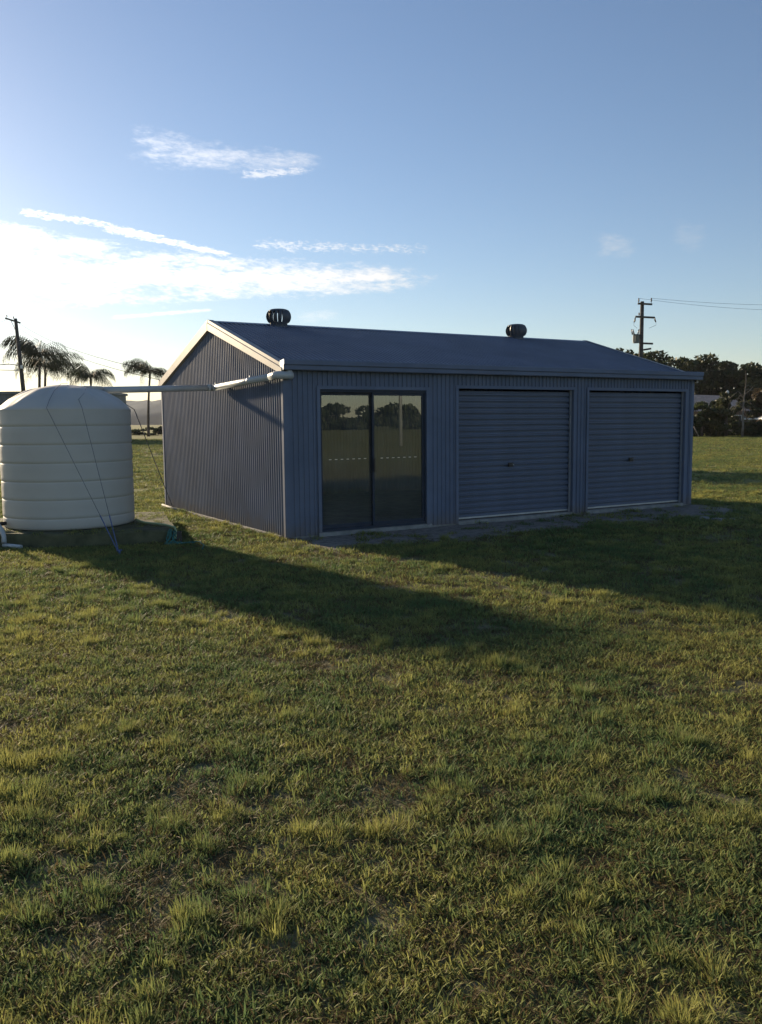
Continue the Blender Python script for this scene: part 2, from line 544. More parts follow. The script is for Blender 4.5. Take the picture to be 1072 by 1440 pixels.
ZB = 0.03
front = lambda u, o_, z: (u, -o_, z)
flat = lambda u: H_ + 0.06
GL0, GL1, GLT = 0.58, 2.50, 2.23
RD = [(3.14, 5.70), (6.08, 8.68)]
RDT = 2.27
fw_ = MB()
for (a, b, z0) in [(0.0, GL0, ZB), (GL0, GL1, GLT), (GL1, RD[0][0], ZB), (*RD[0], RDT), (RD[0][1], RD[1][0], ZB), (*RD[1], RDT), (RD[1][1], W_, ZB)]:
    cladding(fw_, front, a, b, z0, flat)
fw_.build('front_wall', M_STEEL, shed)
gable = lambda u: H_ + 0.02 + RISE * (1 - abs(u - D_ / 2) / (D_ / 2))


def gable_sheet(mb, plane):
    cladding(mb, plane, 0.0, D_ / 2, ZB, gable)
    cladding(mb, plane, D_ / 2, D_, ZB, gable)


lw = MB(); gable_sheet(lw, lambda u, o_, z: (-o_, u, z)); lw.build('gable_wall', M_STEEL, shed)
rw = MB(); gable_sheet(rw, lambda u, o_, z: (W_ + o_, u, z)); rw.build('gable_wall', M_STEEL, shed)
bw = MB(); cladding(bw, lambda u, o_, z: (u, D_ + o_, z), 0, W_, ZB, flat); bw.build('back_wall', M_STEEL, shed)

# slab
sl = MB(); sl.box(-0.012 + 0.02, W_ - 0.008, 0.01, D_ - 0.01, -0.05, 0.062)
slab = sl.build('floor_slab', M_CONC, shed)
for (a, b) in [(GL0 - 0.06, GL1 + 0.10), RD[0], RD[1]]:
    st = MB()
    rnd = random.Random(int(a * 100))
    n = 14
    vs, fs = [], []
    for i in range(n + 1):
        x = a + (b - a) * i / n
        y = -0.022 - 0.012 * rnd.random()
        vs += [(x, 0.009, 0.064), (x, y, 0.054), (x, y - 0.010, -0.03)]
    for i in range(n):
        fs += [(3 * i, 3 * i + 1, 3 * i + 4, 3 * i + 3), (3 * i + 1, 3 * i + 2, 3 * i + 5, 3 * i + 4)]
    fs += [(0, 2, 1), (3 * n, 3 * n + 1, 3 * n + 2)]
    st.add(vs, [tuple(reversed(f)) for f in fs])
    st.build('threshold', M_CONC, slab)
# exposed slab edge along the gable wall
se = MB(); se.box(-0.05, 0.007, 0.15, D_ + 0.03, -0.05, 0.040); se.build('slab_edge', M_CONC, slab)

# roof: two ribbed sheets
SL = math.atan2(RISE, D_ / 2)
EAVE_OV = 0.10
GAB_OV = 0.06


def roof_plane(side):
    def fn(a, o_, s):   # s = distance down from ridge
        b = D_ / 2 + side * s * math.cos(SL)
        z = H_ + 0.06 + RISE - s * math.sin(SL)
        return (a, b + side * o_ * math.sin(SL), z + o_ * math.cos(SL))
    return fn


slen = (D_ / 2) / math.cos(SL) + EAVE_OV
for side in (-1, 1):
    rb = MB()
    pl = roof_plane(side)
    pts = [(u, o_ * 1.25) for u, o_ in rib_points(-GAB_OV + 0.01, W_ + GAB_OV - 0.01)]
    vs, fs = [], []
    for u, o_ in pts:
        vs += [pl(u, o_, 0.0), pl(u, o_, slen)]
    for i in range(len(pts) - 1):
        fs.append((2 * i, 2 * i + 1, 2 * i + 3, 2 * i + 2) if side < 0 else (2 * i, 2 * i + 2, 2 * i + 3, 2 * i + 1))
    rb.add(vs, fs)
    roof = rb.build('roof', M_ROOF, shed)
    if side < 0:
        front_roof = roof
# ridge cap
rc = MB()
pf, pbk = roof_plane(-1), roof_plane(1)
x0_, x1_ = -GAB_OV, W_ + GAB_OV
vs = []
for x in (x0_, x1_):
    vs += [pf(x, 0.024, 0.15), pf(x, 0.026, 0.02), pbk(x, 0.026, 0.02), pbk(x, 0.024, 0.15)]
rc.add(vs, [(0, 4, 5, 1), (1, 5, 6, 2), (2, 6, 7, 3)])
rc.build('ridge_cap', M_ROOF, shed)

# barge flashings: a face board and a top return on each rake
for gx_, sgn in ((-GAB_OV, -1), (W_ + GAB_OV, 1)):
    for side in (-1, 1):
        pl = roof_plane(side)
        bm_ = MB()
        L = slen - 0.03
        o_face, i_face = gx_, gx_ - sgn * 0.05
        s0 = 0.0
        top0, top1 = pl(0, 0.034, s0), pl(0, 0.034, L)
        low0 = (0, top0[1], top0[2] - 0.185); low1 = (0, top1[1], top1[2] - 0.150)
        lip0 = (0, low0[1], low0[2]); lip1 = (0, low1[1], low1[2])
        P = []
        for (x, pt) in [(i_face - sgn * 0.05, top0), (o_face, top0), (o_face, (0, top0[1], top0[2] - 0.05)), (o_face + sgn * 0.012, (0, top0[1], top0[2] - 0.062)), (o_face + sgn * 0.012, low0), (i_face, low0)]:
            P.append((x, pt[1], pt[2]))
        for (x, pt) in [(i_face - sgn * 0.05, top1), (o_face, top1), (o_face, (0, top1[1], top1[2] - 0.05)), (o_face + sgn * 0.012, (0, top1[1], top1[2] - 0.062)), (o_face + sgn * 0.012, low1), (i_face, low1)]:
            P.append((x, pt[1], pt[2]))
        fs = [(i, i + 1, i + 7, i + 6) for i in range(5)] + [(5, 4, 3, 2, 1), (7, 8, 9, 10, 11)]
        if sgn * side > 0:
            fs = [tuple(reversed(f)) for f in fs]
        bm_.add(P, fs)
        bm_.build('barge_board', M_BARGE, shed)

# gutters along both eaves
GZ0, GZ1 = 2.50, 2.655
for (yb, sgn) in ((0.0, -1), (D_, 1)):
    gt_ = MB()
    prof_g = [(0.018, GZ1 - 0.02), (0.018, GZ0 + 0.012), (0.03, GZ0), (0.135, GZ0), (0.145, GZ0 + 0.012), (0.145, GZ0 + 0.065), (0.165, GZ0 + 0.082),
              (0.165, GZ1 - 0.012), (0.158, GZ1), (0.145, GZ1 - 0.006)]
    xa, xb = -0.06, W_ + 0.12
    vs = [(x, yb + sgn * d, z) for x in (xa, xb) for d, z in prof_g]
    k = len(prof_g)
    fs = [(i, i + 1, k + i + 1, k + i) for i in range(k - 1)]
    gt_.add(vs, fs)
    gut = gt_.build('gutter', M_STEEL, shed)
    for x in (xa, xb):
        ec_ = MB()
        th = 0.004
        loop = prof_g[:9]
        vs = [(x + dx, yb + sgn * d, z) for dx in (-th, th) for d, z in loop]
        n = len(loop)
        ec_.add(vs, [tuple(range(n)), tuple(reversed(range(n, 2 * n)))] + [(i, (i + 1) % n, n + (i + 1) % n, n + i) for i in range(n)])
        ec_.build('end_cap', M_GALV if x < 1 else M_STEEL, gut)

# corner flashings
for (cx_, cy_, sx_, sy_) in ((0, 0, -1, -1), (W_, 0, 1, -1), (0, D_, -1, 1), (W_, D_, 1, 1)):
    cf = MB()
    t_ = 0.024
    cf.box(min(cx_ + sx_ * t_, cx_ - sx_ * 0.055), max(cx_ + sx_ * t_, cx_ - sx_ * 0.055), min(cy_ + sy_ * t_, cy_ + sy_ * 0.0205), max(cy_ + sy_ * t_, cy_ + sy_ * 0.0205), ZB - 0.01, GZ0 - 0.002)
    cf.box(min(cx_ + sx_ * (t_ + 0.002), cx_ + sx_ * 0.0205), max(cx_ + sx_ * (t_ + 0.002), cx_ + sx_ * 0.0205), min(cy_ + sy_ * 0.014, cy_ - sy_ * 0.055), max(cy_ + sy_ * 0.014, cy_ - sy_ * 0.055), ZB - 0.012, GZ0 - 0.004)
    cf.build('corner_flashing', M_STEEL, shed)


# opening trims
def opening(a, b, top, name, depth=0.13, proud=0.026, wid=0.055, matj=M_STEEL):
    tm = MB()
    y0, y1 = -proud, depth
    tm.box(a - wid, a - 0.001, y0, -0.0205, ZB - 0.005, top + wid)
    tm.box(b + 0.001, b + wid, y0, -0.0205, ZB - 0.005, top + wid)
    tm.box(a - 0.001, b + 0.001, y0, -0.0205, top + 0.002, top + wid - 0.001)
    tm.box(a - 0.012, a - 0.002, -0.0205, y1, ZB + 0.03, top + 0.011)
    tm.box(b + 0.002, b + 0.012, -0.0205, y1, ZB + 0.03, top + 0.011)
    tm.box(a - 0.001, b + 0.001, -0.0205, y1, top + 0.002, top + 0.010)
    return tm


# roller doors
SLAT_H = 0.0995
SPROF = [(0.000, -0.006), (0.016, -0.006), (0.021, 0.028), (0.030, 0.034), (0.046, 0.034), (0.051, 0.022), (0.057, 0.022), (0.062, 0.034), (0.076, 0.032), (0.084, 0.024), (0.087, -0.006), (0.0992, -0.006)]
for di, (a, b) in enumerate(RD):
    trim = opening(a, b, RDT, 'x').build('door_trim', M_STEEL, shed)
    yb = 0.10
    ww = b - a - 0.03
    sm = MB()
    vs = [(x, yb - o_, z) for x in (0.0, ww) for z, o_ in SPROF]
    k = len(SPROF)
    sm.add(vs, [(i, k + i, k + i + 1, i + 1) for i in range(k - 1)])
    sme = sm.mesh('slat', M_SLAT)
    door = empty('roller_door', (a + 0.015, 0, 0.0)); door.parent = shed
    z = 0.150
    n = 0
    while z < RDT - 0.10:
        link('slat', sme, door, (0, 0, z))
        z += SLAT_H; n += 1
    br = MB(); br.box(0.0, ww, yb - 0.028, yb + 0.012, 0.082, 0.108); br.build('bottom_rail', M_ALU, door)
    br2 = MB(); br2.box(0.0, ww, yb - 0.018, yb + 0.006, 0.108, 0.151); br2.build('bottom_slat', M_SLAT, door)
    ru = MB(); ru.box(0.0, ww, yb - 0.012, yb + 0.004, 0.064, 0.082); ru.build('rubber_seal', M_CASTI, door)
    for x in (-0.011, ww - 0.016):
        gr = MB(); gr.box(x, x + 0.028, yb - 0.068, yb - 0.038, 0.065, RDT - 0.002); gr.build('guide_rail', M_ALU, door)
    lk = MB()
    lx = ww * 0.46
    lk.box(lx - 0.055, lx + 0.055, yb - 0.048, yb - 0.0325, 0.935, 1.005)
    lk.tube([(lx, yb - 0.047, 0.97), (lx, yb - 0.078, 0.97)], 0.012, 10)
    lk.box(lx - 0.07, lx + 0.014, yb - 0.09, yb - 0.076, 0.958, 0.982)
    lock = lk.build('lock_handle', M_CASTI, door)
    ck = MB(); ck.tube([(lx + 0.032, yb - 0.0475, 0.97), (lx + 0.032, yb - 0.064, 0.97)], 0.014, 12); ck.build('lock_cylinder', M_GALV, lock)

# sliding glass door
opening(GL0, GL1, GLT, 'x', depth=0.10).build('door_trim', M_STEEL, shed)
sd_ = empty('sliding_door', (0, 0, 0)); sd_.parent = shed
fr = MB()
fa, fb, fz0, fz1 = GL0 + 0.004, GL1 - 0.004, 0.066, GLT - 0.003
fr.box(fa, fa + 0.022, 0.0, 0.095, fz0, fz1); fr.box(fb - 0.022, fb, 0.0, 0.095, fz0, fz1)
fr.box(fa + 0.022, fb - 0.022, 0.0, 0.095, fz1 - 0.035, fz1); fr.box(fa + 0.022, fb - 0.022, -0.004, 0.095, fz0, fz0 + 0.035)
fr.build('door_frame', M_DARK, sd_)
mid = (fa + fb) / 2 - 0.01
for k, (xa, xb, y) in enumerate(((fa + 0.023, mid + 0.026, 0.058), (mid - 0.026, fb - 0.023, 0.018))):
    lf = MB()
    z0, z1 = fz0 + 0.036, fz1 - 0.036
    s_ = 0.034
    lf.box(xa, xa + s_, y, y + 0.03, z0, z1); lf.box(xb - s_, xb, y, y + 0.03, z0, z1)
    lf.box(xa + s_, xb - s_, y + 0.001, y + 0.029, z0, z0 + 0.06); lf.box(xa + s_, xb - s_, y + 0.001, y + 0.029, z1 - 0.045, z1)
    leaf = lf.build('door_leaf', M_DARK, sd_)
    pn = MB(); yy = y + 0.015
    pn.add([(xa + s_, yy, z0 + 0.06), (xb - s_, yy, z0 + 0.06), (xb - s_, yy, z1 - 0.045), (xa + s_, yy, z1 - 0.045)], [(0, 1, 2, 3)])
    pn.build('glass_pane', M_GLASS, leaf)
    wv = (xb - s_) - (xa + s_)
    for i in range(7):
        cx_ = xa + s_ + wv * (0.16 + 0.70 * i / 6)
        mk = MB(); mk.box(cx_ - 0.022, cx_ + 0.022, yy - 0.003, yy - 0.001, 1.160, 1.170)
        mk.build('safety_marking', M_WHITE, leaf)
    if k == 1:
        hd = MB(); hd.box(xa + 0.012, xa + 0.032, y - 0.028, y - 0.0005, 0.95, 1.17); hd.build('handle', M_CASTI, leaf)

# whirlybird ventilators on the ridge
vent_parts = None
for i, va in enumerate((1.28, 6.85)):
    rz_top = H_ + 0.06 + RISE
    vb = MB()
    vb.lathe([(0.20, -0.10), (0.17, -0.02), (0.155, 0.02), (0.155, 0.10), (0.165, 0.105), (0.165, 0.12)], 28)
    base = vb.build('roof_ventilator', M_VENT, shed)
    base.location = (va, D_ / 2 - 0.05, rz_top - 0.075)
    ve = MB()
    nv = 17
    for k in range(nv):
        a0 = 2 * math.pi * k / nv
        rows = []
        for j in range(9):
            t_ = j / 8
            zz = 0.115 + 0.22 * t_
            rr = 0.155 + 0.065 * math.sin(math.pi * (0.06 + 0.88 * t_)) ** 0.7
            rows.append((rr, zz))
        vs, fs = [], []
        for rr, zz in rows:
            for (da, dr) in ((-0.16, -0.02), (0.05, 0.0), (0.115, 0.010)):
                vs.append(((rr + dr) * math.cos(a0 + da), (rr + dr) * math.sin(a0 + da), zz))
        for j in range(8):
            for c_ in range(2):
                fs.append((3 * j + c_, 3 * j + c_ + 1, 3 * j + c_ + 4, 3 * j + c_ + 3))
        ve.add(vs, fs, True)
    ve.build('vanes', M_VENT, base)
    vc = MB(); vc.lathe([(0.19, 0.315), (0.185, 0.335), (0.14, 0.355), (0.06, 0.366), (0.001, 0.368)], 28); vc.build('cap', M_VENT, base)

# ------------------------------------------------------------------ rainwater pipe from gutter to tank
TX, TY, TR = -4.83, 13.20, 0.955
PADZ = 0.21
pipe = empty('rainwater_pipe', shed_w(-0.11, 0.0), YAW)
tag(pipe, 'pale grey pipe running from the shed gutter across to the tank', 'pipe')
pm = MB()
A = Vector((0.21, -0.075, 2.425)); B = Vector((-0.02, -0.085, 2.425)); B2 = Vector((-0.02, 0.10, 2.415)); Cc = Vector((-0.02, 2.62, 2.345))
TLOC = Matrix.Rotation(-YAW, 3, 'Z') @ (Vector((TX + 0.42, TY + 0.28, 0)) - shed_w(-0.11, 0.0))
Dd = Vector((TLOC.x, TLOC.y, 2.27))
PR = 0.052
pm.tube([B2, Cc - (Cc - B2).normalized() * 0.05], PR, 20)
pm.build('wall_pipe', M_PVC, pipe)
pm = MB(); pm.tube([Cc + (Dd - Cc).normalized() * 0.05, Dd], PR, 20); pm.build('crossing_pipe', M_PVC, pipe)
pm = MB(); pm.tube([A, (A + B) / 2, B + Vector((0.05, 0, 0)), B + Vector((0.015, 0.025, 0)), B + Vector((0, 0.07, 0)), B2 + Vector((0, 0.06, -0.002))], PR * 1.13, 20); pm.build('elbow', M_PVC, pipe)
pm = MB(); pm.tube([(0.16, -0.075, 2.44), (0.16, -0.075, 2.496)], PR * 0.9, 20); pm.build('outlet', M_PVC, pipe)
d1_, d2_ = (Cc - B2).normalized(), (Dd - Cc).normalized()
pm = MB(); pm.tube([Cc - d1_ * 0.13, Cc - d1_ * 0.04, Cc + (d2_ - d1_) * 0.012, Cc + d2_ * 0.04, Cc + d2_ * 0.13], PR * 1.12, 20); pm.build('elbow', M_PVC, pipe)
pm = MB(); pm.tube([Dd, Dd + d2_ * 0.05 + Vector((0, 0, -0.02)), Dd + d2_ * 0.07 + Vector((0, 0, -0.18))], PR * 1.1, 20); pm.build('drop_elbow', M_PVC, pipe)
for s_ in (0.9, 2.45):
    st = MB(); p_ = B2 + d1_ * s_
    st.tube([p_ - d1_ * 0.012, p_ + d1_ * 0.012], PR * 1.09, 20)
    st.box(p_.x, p_.x + 0.07 + 0.045, p_.y - 0.012, p_.y + 0.012, p_.z + PR, p_.z + PR + 0.03)
    st.build('wall_strap', M_GALV, pipe)

# ------------------------------------------------------------------ water tank
tank = empty('water_tank', (TX, TY, PADZ))
tag(tank, 'round cream plastic rainwater tank with ribbed sides on a raised pad', 'water tank')
prof_t = [(TR - 0.05, 0.0), (TR - 0.005, 0.012), (TR, 0.04)]
zr = 0.165
for k in range(6):
    zc = zr + k * 0.268
    prof_t += [(TR + 0.006, zc - 0.10), (TR + 0.004, zc - 0.022), (TR + 0.002, zc - 0.012), (TR - 0.006, zc - 0.003), (TR - 0.006, zc + 0.003), (TR + 0.004, zc + 0.016), (TR + 0.009, zc + 0.03), (TR + 0.006, zc + 0.06)]
prof_t = [p_ for p_ in prof_t if p_[1] < 1.72] + [(TR + 0.006, 1.735)]
tb = MB(); tb.lathe(prof_t, 96); tb.build('tank_wall', M_TANK, tank)


def lobes(r_, z, a):
    # moulded radial panels on the dome
    t_ = r_ / TR
    s_ = max(0.0, math.sin(a * 6 + 0.3)) ** 0.5
    env = max(0.0, min(1.0, (t_ - 0.35) / 0.2)) * max(0.0, min(1.0, (0.96 - t_) / 0.1))
    return r_, z + 0.030 * s_ * env


dome = [(TR + 0.006, 1.735), (TR + 0.010, 1.745), (TR - 0.002, 1.768), (TR - 0.03, 1.80)]
R_D = TR - 0.03
for k in range(1, 15):
    t_ = k / 14
    rr = R_D * (1 - t_)
    dome.append((max(rr, 0.02), 1.80 + 0.335 * (1 - (rr / R_D) ** 2.1)))
td = MB(); td.lathe(dome, 144, lobes=lobes); td.build('tank_dome', M_TANK, tank)
li = MB(); li.lathe([(0.22, 2.06), (0.225, 2.10), (0.20, 2.115), (0.001, 2.125)], 32, (0.30, 0.20, -0.0)); li.build('strainer_lid', M_TANK, tank)
ot = MB(); ot.tube([(-0.70, -0.70, 0.09), (-0.80, -0.80, 0.09)], 0.03, 14); ot.build('outlet', M_CASTI, tank)

# pad
pad_pts = [(-2.98, 12.35), (-4.55, 11.88), (-6.2, 12.15), (-6.35, 14.6), (-3.80, 14.9)]
pd = MB()
rnd = random.Random(4)
ring = []
for i in range(5):
    p0, p1 = Vector(pad_pts[i]), Vector(pad_pts[(i + 1) % 5])
    for k in range(8):
        p_ = p0.lerp(p1, k / 8)
        ring.append((p_.x + rnd.uniform(-.012, .012), p_.y + rnd.uniform(-.012, .012)))
n = len(ring)
cx_, cy_ = sum(p_[0] for p_ in ring) / n, sum(p_[1] for p_ in ring) / n
vs = [(x + (x - cx_) * 0.02, y + (y - cy_) * 0.02, -0.05) for x, y in ring] + [(x, y, PADZ - 0.03) for x, y in ring] + [(x + (cx_ - x) * 0.012, y + (cy_ - y) * 0.012, PADZ - 0.002) for x, y in ring] + [(cx_, cy_, PADZ - 0.001)]
fs = []
for i in range(n):
    j = (i + 1) % n
    fs += [(j, i, n + i, n + j), (n + j, n + i, 2 * n + i, 2 * n + j), (2 * n + j, 2 * n + i, 3 * n)]
pd.add(vs, [tuple(reversed(f)) for f in fs])
tag(pd.build('tank_pad', M_PAD), 'low raised pad of packed earth underneath the cream water tank', 'tank pad')
po = MB(); po.box(-2.965, -2.905, 12.28, 12.34, -0.05, 0.18)
tag(po.build('corner_peg', M_WOOD), 'short dark timber peg at the corner of the tank pad', 'peg')


# ropes, hose
def wobble(pts, amp, seed, n=10):
    rnd_ = random.Random(seed)
    out = []
    for i in range(len(pts) - 1):
        a_, b_ = Vector(pts[i]), Vector(pts[i + 1])
        for k in range(n):
            p_ = a_.lerp(b_, k / n)
            out.append(p_ + Vector((rnd_.uniform(-amp, amp), rnd_.uniform(-amp, amp), rnd_.uniform(-amp, amp) * 0.6)))
    out.append(Vector(pts[-1]))
    return out


def dome_pt(px, py, lift=0.03):
    r_ = min(math.hypot(px, py), R_D)
    return (TX + px, TY + py, PADZ + 1.80 + 0.335 * (1 - (r_ / R_D) ** 2.1) + lift)


PEG = Vector((-3.50, 11.27, 0.0))


def rope_over(px, py, ex, ey, name, label, group=None):
    """rope from the dome's far side over its shoulder and down to the peg in front"""
    pts = [dome_pt(px, py), dome_pt((px * 2 + ex) / 3, (py * 2 + ey) / 3), dome_pt((px + ex * 2) / 3, (py + ey * 2) / 3), dome_pt(ex * 0.86, ey * 0.86), (TX + ex * 1.04, TY + ey * 1.04, PADZ + 1.77)]
    root = empty(name, (PEG.x, PEG.y, 0))
    t1 = MB(); tl = [Vector(p_) - Vector((PEG.x, PEG.y, 0)) for p_ in pts]
    e_ = tl[-1]
    tl += [e_.lerp(Vector((0, 0, 0.02)), k / 8) for k in (1.5, 3, 4.5, 6)]
    t1.tube(tl, 0.0032, 6); t1.build('upper_rope', M_ROPE_D, root)
    t2 = MB()
    t2.tube([e_.lerp(Vector((0, 0, 0.02)), k / 8) for k in (6, 6.7, 7.4, 8)], 0.008, 6)
    t2.build('lower_rope', M_ROPE_B, root)
    tag(root, label, 'rope', group)
    return root


rope_over(0.02, 0.10, 0.10, -0.975, 'rope', 'tie-down rope crossing the middle of the tank front, left of the two')
rope_over(0.35, 0.10, 0.53, -0.82, 'rope', 'tie-down rope over the tank shoulder, right of the two in front')
pg = MB(); pg.tube([(PEG.x, PEG.y, -0.08), (PEG.x + 0.02, PEG.y - 0.03, 0.07)], 0.012, 8); pg.tube([(PEG.x - 0.03, PEG.y, 0.06), (PEG.x + 0.05, PEG.y - 0.04, 0.075)], 0.009, 8)
tag(pg.build('ground_peg', M_ROPE_B), 'steel tie-down peg where the two front ropes meet the grass', 'peg')
rr = MB()
e0 = Vector(dome_pt(0.65, 0.40)); e1 = Vector((TX + 0.90, TY + 0.55, PADZ + 1.76)); e2 = Vector((-4.22, 17.25, 0.02))
rr.tube([e0, e1] + [e1.lerp(e2, k / 6) for k in range(1, 7)], 0.007, 6)
tag(rr.build('rope', M_ROPE_D), 'tie-down rope slanting from behind the tank to the gable wall foot', 'rope')

hs = MB()
hp = wobble([(-3.80, 13.15, 0.27), (-3.62, 12.95, 0.24), (-3.40, 12.75, 0.245), (-3.15, 12.50, 0.25), (-3.02, 12.36, 0.235), (-2.98, 12.30, 0.18), (-2.99, 12.24, 0.08)], 0.006, 3, 4)
hs.tube(hp, 0.016, 8)
tag(hs.build('hose', M_HOSE_Y), 'pale green hose lying along the edge of the tank pad', 'hose')
cd = MB()
rnd = random.Random(8)
for k in range(7):
    x0 = -3.06 + rnd.uniform(-.03, .09)
    pts = [(x0, 12.27, 0.20 + rnd.uniform(-.02, .03)), (x0 + rnd.uniform(-.05, .05), 12.20, 0.10), (x0 + rnd.uniform(-.1, .05), 12.13, 0.02), (x0 + rnd.uniform(-.05, .15), 12.05 + rnd.uniform(-.05, .05), 0.03), (x0 + rnd.uniform(.1, .3), 12.08 + rnd.uniform(-.06, .06), 0.05), (x0 + rnd.uniform(.0, .1), 12.13, 0.04)]
    cd.tube(wobble(pts, 0.012, k, 3), 0.008, 6)
pts = [(-2.95, 12.1, 0.04), (-2.75, 12.05, 0.05), (-2.62, 12.1, 0.06), (-2.50, 11.9, 0.05), (-2.45, 11.55, 0.03)]
cd.tube(wobble(pts, 0.02, 55, 4), 0.008, 6)
tag(cd.build('cord_tangle', M_HOSE), 'tangled green cord hanging off the corner of the tank pad', 'cord')
# white fittings at the tank's left foot
wp = empty('drain_pipe', (-5.35, 12.05, 0))
tag(wp, 'white plastic drain pipe with bend at the left foot of the tank', 'pipe')
k_ = MB(); k_.tube([(-0.16, 0.05, 0.50), (-0.14, 0.03, 0.36), (-0.05, 0.0, 0.26), (0.0, -0.04, 0.17), (0.01, -0.08, 0.08)], 0.035, 14); k_.build('bend', M_PVC, wp)
k_ = MB(); k_.tube([(0.0, -0.07, 0.05), (0.30, -0.20, 0.04)], 0.030, 14); k_.build('outlet_length', M_PVC, wp)
# length of white pipe by the rear corner of the gable wall
a_, b_ = shed_w(-0.12, 5.95), shed_w(-0.14, 4.7)
op = MB(); op.tube([(a_.x, a_.y, 0.06), (b_.x, b_.y, 0.045)], 0.022, 12)
tag(op.build('pipe_offcut', M_CONC), 'pale pipe offcut lying at the rear foot of the gable wall', 'pipe')

# ------------------------------------------------------------------ rubble patch right of the shed
rnd = random.Random(11)
rp = empty('concrete_rubble', (5.75, 14.55, 0))
tag(rp, 'small pale heap of broken concrete in the grass beyond the right corner', 'rubble')
for k in range(8):
    ang = rnd.uniform(0, 6.28); rad = rnd.uniform(0, 0.22)
    cx_, cy_ = rad * math.cos(ang) * 1.5, rad * math.sin(ang)
    s_ = rnd.uniform(0.04, 0.10)
    ch = MB()
    n = 7
    low, topv = [], []
    for i in range(n):
        a_ = 2 * math.pi * i / n + rnd.uniform(-.25, .25)
        r_ = s_ * rnd.uniform(.7, 1.2)
        low.append((cx_ + r_ * math.cos(a_), cy_ + r_ * math.sin(a_), -0.01))
        topv.append((cx_ + r_ * .8 * math.cos(a_), cy_ + r_ * .8 * math.sin(a_), s_ * rnd.uniform(.35, .75)))
    ch.add(low + topv, [tuple(range(n, 2 * n))] + [(i, (i + 1) % n, n + (i + 1) % n, n + i) for i in range(n)])
    ch.build('chunk', M_CONC, rp)


# ------------------------------------------------------------------ trees
def set_tint(me, vals):
    at = me.attributes.new('tint', 'FLOAT', 'FACE')
    at.data.foreach_set('value', np.asarray(vals, dtype=np.float32))


def leaf_cloud(rs, blobs, n, size, aspect=1.6):
    """leaf-sized quads spread through a set of ellipsoid clumps (x, y, z, rx, ry, rz)"""
    bl = np.array(blobs)
    vol = (bl[:, 3] * bl[:, 4] * bl[:, 5]) ** 0.75
    which = rs.choice(len(bl), n, p=vol / vol.sum())
    d = rs.normal(size=(n, 3)); d /= np.linalg.norm(d, axis=1)[:, None]
    rad = rs.uniform(0.35, 1.0, n) ** 0.5
    c = bl[which, :3] + d * rad[:, None] * bl[which, 3:6]
    nrm = d * 0.5 + rs.normal(size=(n, 3)) * 0.8 + np.array([0, 0, 0.35]); nrm /= np.linalg.norm(nrm, axis=1)[:, None]
    t_ = np.cross(nrm, rs.normal(size=(n, 3))); t_ /= np.linalg.norm(t_, axis=1)[:, None]
    b_ = np.cross(nrm, t_)
    s_ = size * rs.uniform(0.55, 1.35, n)[:, None]
    v = np.stack([c - t_ * s_ * aspect / 2, c + b_ * s_ / 2 - t_ * s_ * .1, c + t_ * s_ * aspect / 2, c - b_ * s_ / 2 + t_ * s_ * .1], 1).reshape(-1, 3)
    f = np.arange(4 * n).reshape(n, 4)
    clump_t = rs.rand(len(bl))
    tint = np.clip(0.55 * clump_t[which] + 0.45 * rs.rand(n), 0, 1)
    return v, f, tint


def raw_mesh(name, v, f, material, tint=None):
    me = bpy.data.meshes.new(name)
    me.from_pydata([tuple(p_) for p_ in v.tolist()], [], f.tolist())
    me.materials.append(material)
    if tint is not None:
        set_tint(me, tint)
    me.update()
    return me


def tree(name, loc, h, rx, label, seed, leafm=M_LEAF_DK, bark=M_BARK, crown0=0.25, nblob=16, nleaf=2600, leaf=0.30, cat='tree', group=None, ry=None, conical=0.0, sparse=0.0):
    rs = np.random.RandomState(seed)
    ry = ry or rx
    root = empty(name, (loc[0], loc[1], 0))
    blobs = []
    for k in range(nblob):
        t_ = (k + 0.5) / nblob
        z = h * (crown0 + (0.94 - crown0) * t_)
        env = (1 - conical) * math.sin(math.pi * min(0.97, 0.18 + 0.74 * t_)) ** 0.6 + conical * (1.02 - t_)
        a = rs.uniform(0, 6.28)
        q_ = rs.uniform(0.25, 0.85) * env
        br = rs.uniform(0.26, 0.46) * (0.45 + 0.55 * env) * (1 - 0.35 * sparse)
        blobs.append((q_ * rx * math.cos(a), q_ * ry * math.sin(a), z, br * rx, br * ry, br * min(rx, h * 0.28) * 0.75))
    tr_ = MB()
    th = h * (crown0 + 0.45)
    lean = rs.uniform(-.05, .05, 2) * h
    tp = [(lean[0] * t_ ** 2, lean[1] * t_ ** 2, th * t_ - 0.1 * (t_ == 0)) for t_ in np.linspace(0, 1, 7)]
    r0 = 0.022 * h + 0.03
    tr_.tube(tp, [r0 * (1.25 - 1.0 * i / 6) + 0.02 for i in range(7)], 8)
    for (x, y, z, *_r) in blobs[::2]:
        zt = max(h * crown0 * 0.7, z - h * 0.22)
        t_ = min(1.0, zt / th)
        s_ = Vector((lean[0] * t_ ** 2, lean[1] * t_ ** 2, th * t_))
        e_ = Vector((x, y, z))
        m_ = s_.lerp(e_, 0.5) + Vector((0, 0, h * 0.03))
        tr_.tube([s_, m_, e_], [r0 * 0.42, r0 * 0.28, r0 * 0.10], 6, caps=False)
    tr_.build('trunk', bark, root)
    v, f, ti = leaf_cloud(rs, blobs, nleaf, leaf)
    v[:, 2] = np.maximum(v[:, 2], 0.05)
    link('crown', raw_mesh('crown', v, f, leafm, ti), root)
    tag(root, label, cat, group)
    return root


